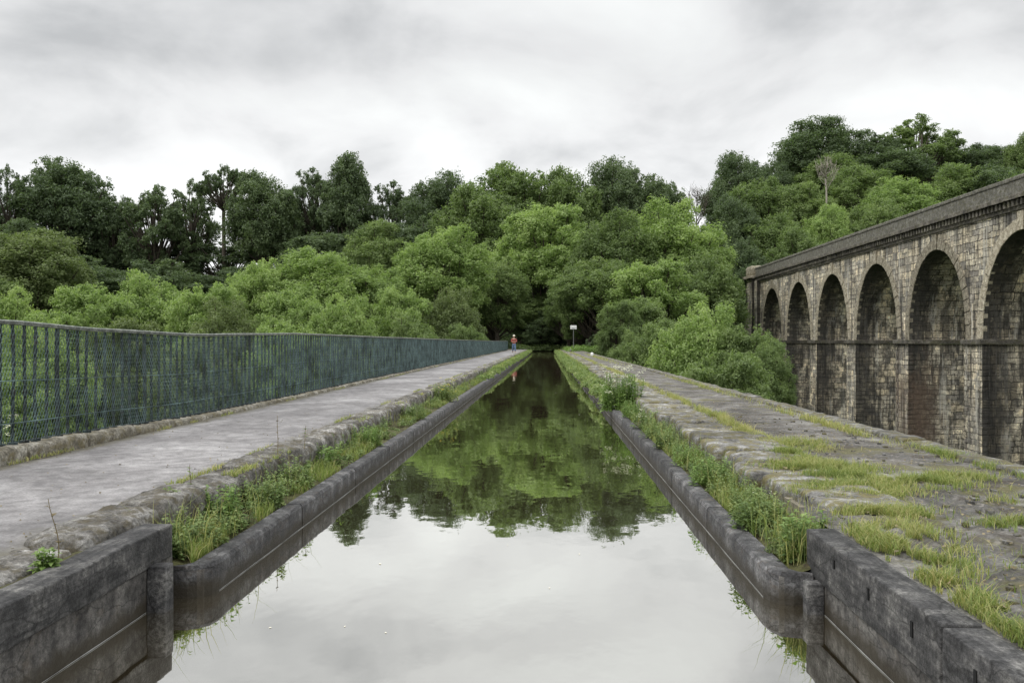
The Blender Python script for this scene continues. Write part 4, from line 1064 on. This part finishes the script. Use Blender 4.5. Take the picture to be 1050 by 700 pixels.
# trailing fringe over the iron rim, far part
# individual plants
def plant(name, x, y, z, n, h, leaf, nl, r, label, mat='weed', cat='plant', group=None, flowers=None, seed=0, fr=.02):
    rg = np.random.default_rng(seed+100); root = empty(name, (x, y, z), label, cat, group)
    sp = []
    for _ in range(n):
        a = rg.uniform(0, 6.28); q = r*math.sqrt(rg.random()); sp.append((q*math.cos(a), q*math.sin(a), 0, h*rg.uniform(.55, 1.0), leaf, nl, False))
    plants_mesh('leaves', rg, sp, (mat,), root)
    if flowers:
        mb = MB()
        for _ in range(flowers[1]):
            a = rg.uniform(0, 6.28); q = r*1.2*math.sqrt(rg.random()); fx, fy, fz = q*math.cos(a), q*math.sin(a), h*rg.uniform(.45, 1.15)
            mb.tube([(fx*.5, fy*.5, 0), (fx, fy, fz)], [.002, .0015], 3)
        mb.build('stem', M['weed'], root, attr=True)
        mb2 = MB(); rg = np.random.default_rng(seed+100)
        for i in range(flowers[1]):
            p = mb.v[i*6+3]
            for k in range(flowers[2]):
                a = rg.uniform(0, 6.28); q = fr*2.2*math.sqrt(rg.random()); c = Vector((p[0]+q*math.cos(a), p[1]+q*math.sin(a), p[2]+rg.uniform(-fr*.6, fr*1.3)))
                rr = fr*.55
                vs = [tuple(c+Vector((math.cos(t*1.047)*rr, math.sin(t*1.047)*rr, .2*rr*(t % 2)))) for t in range(6)]+[tuple(c+Vector((0,0,rr*.4)))]
                mb2.add(vs, [(t, (t+1) % 6, 6) for t in range(6)])
        mb2.build('flowers', M[flowers[0]], root)
    return root
plant('leafy_plant', -2.50, 6.35, .2, 26, .30, .075, 16, .14, 'bright green leafy clump right beside the end of the brown edging stone', 'bright', seed=1)
plant('leafy_plant', -2.44, 5.75, .2, 22, .17, .06, 14, .16, 'low green clump at the near end of the left soil bed', 'weed', seed=2)
plant('leafy_plant', -2.46, 8.1, .2, 22, .30, .07, 15, .15, 'taller green clump against the stones left of the water', 'weed', seed=3)
plant('leafy_plant', -2.46, 9.4, .2, 20, .26, .07, 15, .15, 'pale green leafy clump further along the left soil bed', 'bright', seed=4)
plant('yellow_flower_plant', -2.34, 19.5, .2, 44, .46, .10, 16, .28, 'clump with yellow flowers on the left edge of the trough', 'weed', flowers=('yellow', 12, 3), seed=5, fr=.03)
plant('cow_parsley', 1.58, 17.5, .15, 90, .80, .11, 22, .40, 'large clump of creamy white flowers on the right side of the trough', 'bright', flowers=('petal', 40, 10), seed=6, fr=.03)
plant('cow_parsley', 1.66, 13.6, .2, 40, .32, .08, 15, .25, 'smaller flowering clump with few white and yellow heads, right of the water', 'weed', flowers=('petal', 7, 6), seed=7, fr=.022)
plant('leafy_plant', 1.66, 12.3, .2, 40, .28, .055, 18, .28, 'grey green clump spilling over the right trough edge', 'weed', seed=8)
plant('leafy_plant', 1.66, 9.6, .2, 40, .26, .05, 16, .24, 'fine leafed green clump halfway along the near right bed', 'bright', seed=9)
plant('leafy_plant', 1.70, 5.55, .25, 26, .24, .08, 13, .14, 'bright green clump at the end of the grey beam on the right', 'bright', seed=10)
plant('leafy_plant', 1.70, 7.0, .2, 34, .22, .05, 16, .18, 'low weed clump in front of the worn right slabs', 'weed', flowers=('petal', 6, 2), seed=11, fr=.012)
plant('leafy_plant', -2.56, 4.18, .43, 16, .12, .05, 13, .05, 'small green tuft growing on the grey beam at the left', 'bright', seed=12)
plant('leafy_plant', -2.95, 4.2, .44, 16, .10, .05, 12, .07, 'green tuft at the left edge of the towpath stones', 'bright', seed=13)
plant('cow_parsley', -5.55, 8.35, .3, 10, .5, .06, 12, .12, 'white flower heads behind the foot of the near railing', 'weed', flowers=('petal', 6, 12), seed=14, fr=.022)
plant('leafy_plant', -2.72, 6.0, .45, 8, .10, .07, 8, .06, 'reddish weed tuft on top of the brown edging stone', 'weed', seed=15)
for i_, (x_, y_, h_, lab) in enumerate(((1.60, 6.4, .26, 'pale yellow green clump leaning over the iron rim near the right beam'), (1.62, 8.3, .30, 'upright weed clump between the first slabs and the right trough edge'),
        (1.58, 11.0, .30, 'straggly clump half hiding the right iron rim before the grey green clump'), (1.60, 15.5, .34, 'green clump just this side of the large cow parsley'),
        (-2.42, 7.1, .26, 'dense clump below the tall dry stalk left of the water'), (-2.40, 11.2, .30, 'weed clump between the stones and the rim before the yellow flowers'), (-2.38, 15.0, .32, 'green clump just this side of the yellow flowered plant'))):
    plant('leafy_plant', x_, y_, .2, 40, h_, .06, 15, .20, lab, ('weed', 'bright')[i_ % 2], seed=40+i_)
def stalk(x, y, z, h, lean, label, seed, mat='dry', bits=14):
    rg = random.Random(seed); root = empty('dry_stalk', (x, y, z), label, 'plant')
    mb = MB(); pts = [Vector((lean*h*t**1.4, .02*math.sin(t*5), h*t)) for t in [i/7 for i in range(8)]]
    mb.tube(pts, [.004-.0003*i for i in range(8)], 4); mb.build('stem', M['dry'], root, attr=True)
    lb = MB()
    for i in range(bits):
        t = rg.uniform(.25, 1.0); q = pts[min(7, int(t*7))]; a = rg.uniform(0, 6.28); L = rg.uniform(.02, .045)
        V, Fc = leaf_quads([np.array(q)], [(np.array([math.cos(a)*.8, math.sin(a)*.8, .5]), L)]); lb.add([tuple(v) for v in V], Fc, 0, .4)
    lb.build('leaves', M[mat], root, attr=True)
stalk(-2.56, 4.30, .44, .34, -.12, 'thin dark stalk standing on the left grey beam', 1)
stalk(-2.66, 8.2, .45, .42, .02, 'tall thin dry stalk sticking up over the left towpath edge', 2)
stalk(-2.70, 6.25, .45, .22, .05, 'short dark stalk with leaves above the brown edging stone', 3, 'weed')
stalk(-2.60, 8.9, .4, .30, .1, 'thin green stalk just beyond the tall dry stalk', 4, 'weed')
stalk(-2.45, 7.3, .2, .34, -.1, 'green stem in the middle of the left soil bed', 5, 'weed')

pts = []
for i in range(430):
    y = 19+97*ur.random()**1.15; f = min(1, (y-17)/25)
    pts.append((1.42-.10*f+ur.uniform(-.05, .22), y, .16+ur.uniform(-.04, .12), ur.uniform(.12, .24)+.06*f))
for i in range(330):
    y = 30+88*ur.random()**1.1; f = min(1, (y-30)/45)
    pts.append((-2.22+.09*f+ur.uniform(-.22, .05), y, .17+ur.uniform(-.03, .10), ur.uniform(.09, .16)+.08*f))
tag(undergrowth('overhanging_plants', pts, .9, 14000, 'weed', .045), 'pale weeds spilling over the iron rims towards the far end', 'weeds', kind='stuff')
pts = []
for i in range(240):
    y = 5.4+26*ur.random()**1.6
    if ur.random() < .5: pts.append((-2.30-.28*ur.random(), y, .19, ur.uniform(.03, .075)))
    else: pts.append((1.52+.26*ur.random(), y, .20, ur.uniform(.04, .09)))
tag(undergrowth('herb_cushions', pts, .8, 120000, 'leaf_olive', .013), 'small cushions of fine leafed herbs in the soil beside the trough', 'herbs', kind='stuff')
# near-black boxes on the near beam, painting the shade inside narrow slots
for (y_, z_, dz) in ((4.75, .33, .05), (4.25, .31, .06), (3.75, .30, .07), (3.2, .31, .06)):
    mb = MB(); mb.box(1.6045, 1.6145, y_, y_+.022, z_, z_+dz); inaq(mb.build('slot_shade_box', M['slot_shade']))
# floating bits on the water
mb = MB(); rg = random.Random(8)
for i in range(26):
    y = 4.5+60*rg.random()**1.5; x = rg.uniform(XL+.1, XR-.1); r_ = rg.uniform(.004, .013)*(1+y*.03); a = rg.uniform(0, 3)
    mb.add([(x+r_*math.cos(a+t*1.57)*(1 if t % 2 else .5), y+r_*math.sin(a+t*1.57), .003) for t in range(4)], [(0,1,2,3)])
tag(mb.build('floating_petals', M['hatcloth']), 'pale petals and bits scattered on the canal surface', 'petals', kind='stuff')
# broken stone bits on the worn ground behind the beam and along the slabs
mb = MB(); rg = random.Random(18)
for i in range(260):
    y = 2.6+11*rg.random()**1.7; x = rg.uniform(1.95, 4.1); q = rg.uniform(.008, .026); z = .44
    mb.block(x-q*rg.uniform(.7, 1.6), x+q, y-q*rg.uniform(.7, 1.6), y+q, z-.03, z+q*.35, r=q*.3, res=q*1.2, amp=q*.45, fq=14, seed=i)
tag(mb.build('rubble', M['slab'], smooth=False), 'small broken stone bits lying over the near right walkway', 'rubble', kind='stuff')
# leaf litter and chips on the right walkway
mb = MB()
for i in range(3000):
    y = 2.5+14*rg.random()**1.8; x = rg.uniform(1.85, 4.1); r_ = rg.uniform(.006, .018); a = rg.uniform(0, 3); z = .45+.004*rg.random()+.01*(y < 6)
    if i > 2500: x = rg.choice((rg.uniform(-3.1, -2.92), rg.uniform(-5.0, -4.85), rg.uniform(-4.9, -3.0))); y = 4+14*rg.random()**1.4; z = .462; r_ *= .8
    mb.add([(x+r_*math.cos(a+t*1.57)*(1 if t % 2 else .6), y+r_*math.sin(a+t*1.57), z+rg.uniform(-.006, .008)) for t in range(4)], [(0,1,2,3)], 0, rg.random())
tag(mb.build('leaf_litter', M['dry'], attr=True), 'brown leaf litter on the near right walkway and along the towpath edges', 'leaf litter', kind='stuff')

# ------------------------------------------------------------ sign, marker, person
P = at(588, 337, 108)
sg = empty('sign', (P.x, 108, .35), 'white rectangular sign on a dark post at the far right bank', 'sign')
z0 = P.z-.35
mb = MB(); mb.box(-.04, .04, -.03, .03, -.2, z0+.05); mb.build('post', M['greypost'], sg)
mb = MB(); mb.block(-.40, .40, -.065, -.032, z0-.05, z0+.44, r=.01, res=.3, amp=0); pn = mb.build('sign_panel', M['white'], sg)
mb = MB(); mb.box(-.30, .30, -.07, -.066, z0+.10, z0+.14); mb.box(-.22, .18, -.07, -.066, z0+.02, z0+.06); mb.build('marking', M['signtext'], pn)
P = at(607, 368, 66)
mk = empty('marker_stone', (P.x, 66, .44), 'small white painted marker stone on the right walkway', 'marker')
mb = MB(); mb.block(-.11, .11, -.09, .09, -.02, .30, r=.08, res=.05, amp=.006); mb.build('stone', M['white'], mk, True)
P = at(585, 360, 92)
mk = empty('mooring_post', (P.x, 92, .44), 'tiny grey post at the far end of the right walkway', 'post')
mb = MB(); mb.tube([(0,0,-.02),(0,0,.22),(0,0,.26),(0,0,.30)], [.07,.07,.10,.05], 10); mb.build('bollard', M['glint_and_post_grey'], mk, True)

def skin(name, joints, edges, mat, parent, root=0, sub=2):
    me = bpy.data.meshes.new(name); me.from_pydata([j[:3] for j in joints], edges, []); me.materials.append(mat)
    o = bpy.data.objects.new(name, me); C.objects.link(o); o.parent = parent
    md = o.modifiers.new('skin', 'SKIN'); md.use_smooth_shade = True
    sv = me.skin_vertices[0].data
    for i, j in enumerate(joints): sv[i].radius = (j[3], j[4] if len(j) > 4 else j[3]); sv[i].use_root = (i == root)
    s2 = o.modifiers.new('subsurf', 'SUBSURF'); s2.levels = sub; s2.render_levels = sub
    return o
px_ = at(527, 349, 86)
pe = empty('person', (px_.x, 86, PATHZ), 'person in red jacket, blue trousers and pale hat at the far end of the railing', 'person')
pe.rotation_euler.z = R(4)
# facing -Y (towards the camera), mid-stride, leaning forward a little, hands together at the chest
J = [(0,0,.93,.15,.11),(0,-.02,1.10,.14,.10),(0,-.05,1.28,.16,.11),(0,-.07,1.42,.12,.09),(0,-.09,1.50,.055),(0,-.11,1.57,.07),(0,-.12,1.66,.085,.095),(0,-.12,1.73,.06),
     (.19,-.06,1.40,.06),(.27,-.10,1.14,.048),(.12,-.30,1.12,.036),(.07,-.34,1.13,.034),(-.19,-.06,1.40,.06),(-.27,-.10,1.14,.048),(-.12,-.30,1.12,.036),(-.07,-.34,1.13,.034),
     (.10,0,.86,.095),(.12,-.14,.50,.065),(.12,-.10,.09,.045),(.12,-.26,.04,.04),(-.10,0,.86,.095),(-.12,-.02,.50,.065),(-.12,.18,.12,.045),(-.12,.05,.04,.04)]
E = [(0,1),(1,2),(2,3),(3,4),(4,5),(5,6),(6,7),(3,8),(8,9),(9,10),(10,11),(3,12),(12,13),(13,14),(14,15),(0,16),(16,17),(17,18),(18,19),(0,20),(20,21),(21,22),(22,23)]
body = skin('body', J, E, M['skin'], pe)
for s in (1, -1):
    for k in range(5):
        a = (-.025+.012*k)
        fj = [(s*.07, -.34, 1.13+a*.4, .012), (s*.045, -.375-.004*(2-abs(k-2)), 1.13+a, .009), (s*.015, -.37, 1.125+a, .008)] if k < 4 else [(s*.08, -.34, 1.15, .012), (s*.06, -.35, 1.18, .010), (s*.045, -.36, 1.20, .008)]
        skin('finger', fj, [(0,1),(1,2)], M['skin'], pe, 0, 1)
g = 1.22
JJ = [(0,0,.88,.19,.15),(0,-.02,1.10,.175,.135),(0,-.05,1.28,.19,.14),(0,-.07,1.42,.14,.11),(.19,-.06,1.40,.085),(.27,-.10,1.14,.07),(.15,-.26,1.12,.055),(-.19,-.06,1.40,.085),(-.27,-.10,1.14,.07),(-.15,-.26,1.12,.055)]
skin('jacket', JJ, [(0,1),(1,2),(2,3),(3,4),(4,5),(5,6),(3,7),(7,8),(8,9)], M['red'], pe)
JT = [(0,0,.92,.165,.125),(.10,0,.84,.115),(.12,-.14,.50,.085),(.12,-.10,.12,.07),(-.10,0,.84,.115),(-.12,-.02,.50,.085),(-.12,.17,.15,.07)]
skin('trousers', JT, [(0,1),(1,2),(2,3),(0,4),(4,5),(5,6)], M['blue'], pe)
for s, yy in ((1, 0), (-1, .28)):
    skin('boot', [(s*.12,-.09+yy,.10,.058),(s*.12,-.10+yy,.05,.055),(s*.12,-.25+yy,.045,.048)], [(0,1),(1,2)], M['brown'], pe)
mb = MB(); mb.tube([(0,-.12,1.70),(0,-.12,1.715),(0,-.12,1.72),(0,-.12,1.79),(0,-.12,1.83)], [.17,.17,.115,.11,.04], 14); mb.build('hat', M['hatcloth'], pe, True)
mb = MB()
for s in (-1, 1): mb.block(s*.035-.012, s*.035+.012, -.222, -.205, 1.655, 1.672, r=.006, res=.01, amp=0)
mb.build('eyes', M['brown'], pe)
mb = MB(); mb.tube([(0,-.20,1.665),(0,-.235,1.63),(0,-.215,1.622)], [.010,.018,.012], 6); mb.build('nose', M['skin'], pe)
mb = MB(); mb.block(-.028, .028, -.212, -.198, 1.588, 1.598, r=.004, res=.02, amp=0); mb.build('mouth', M['red'], pe)
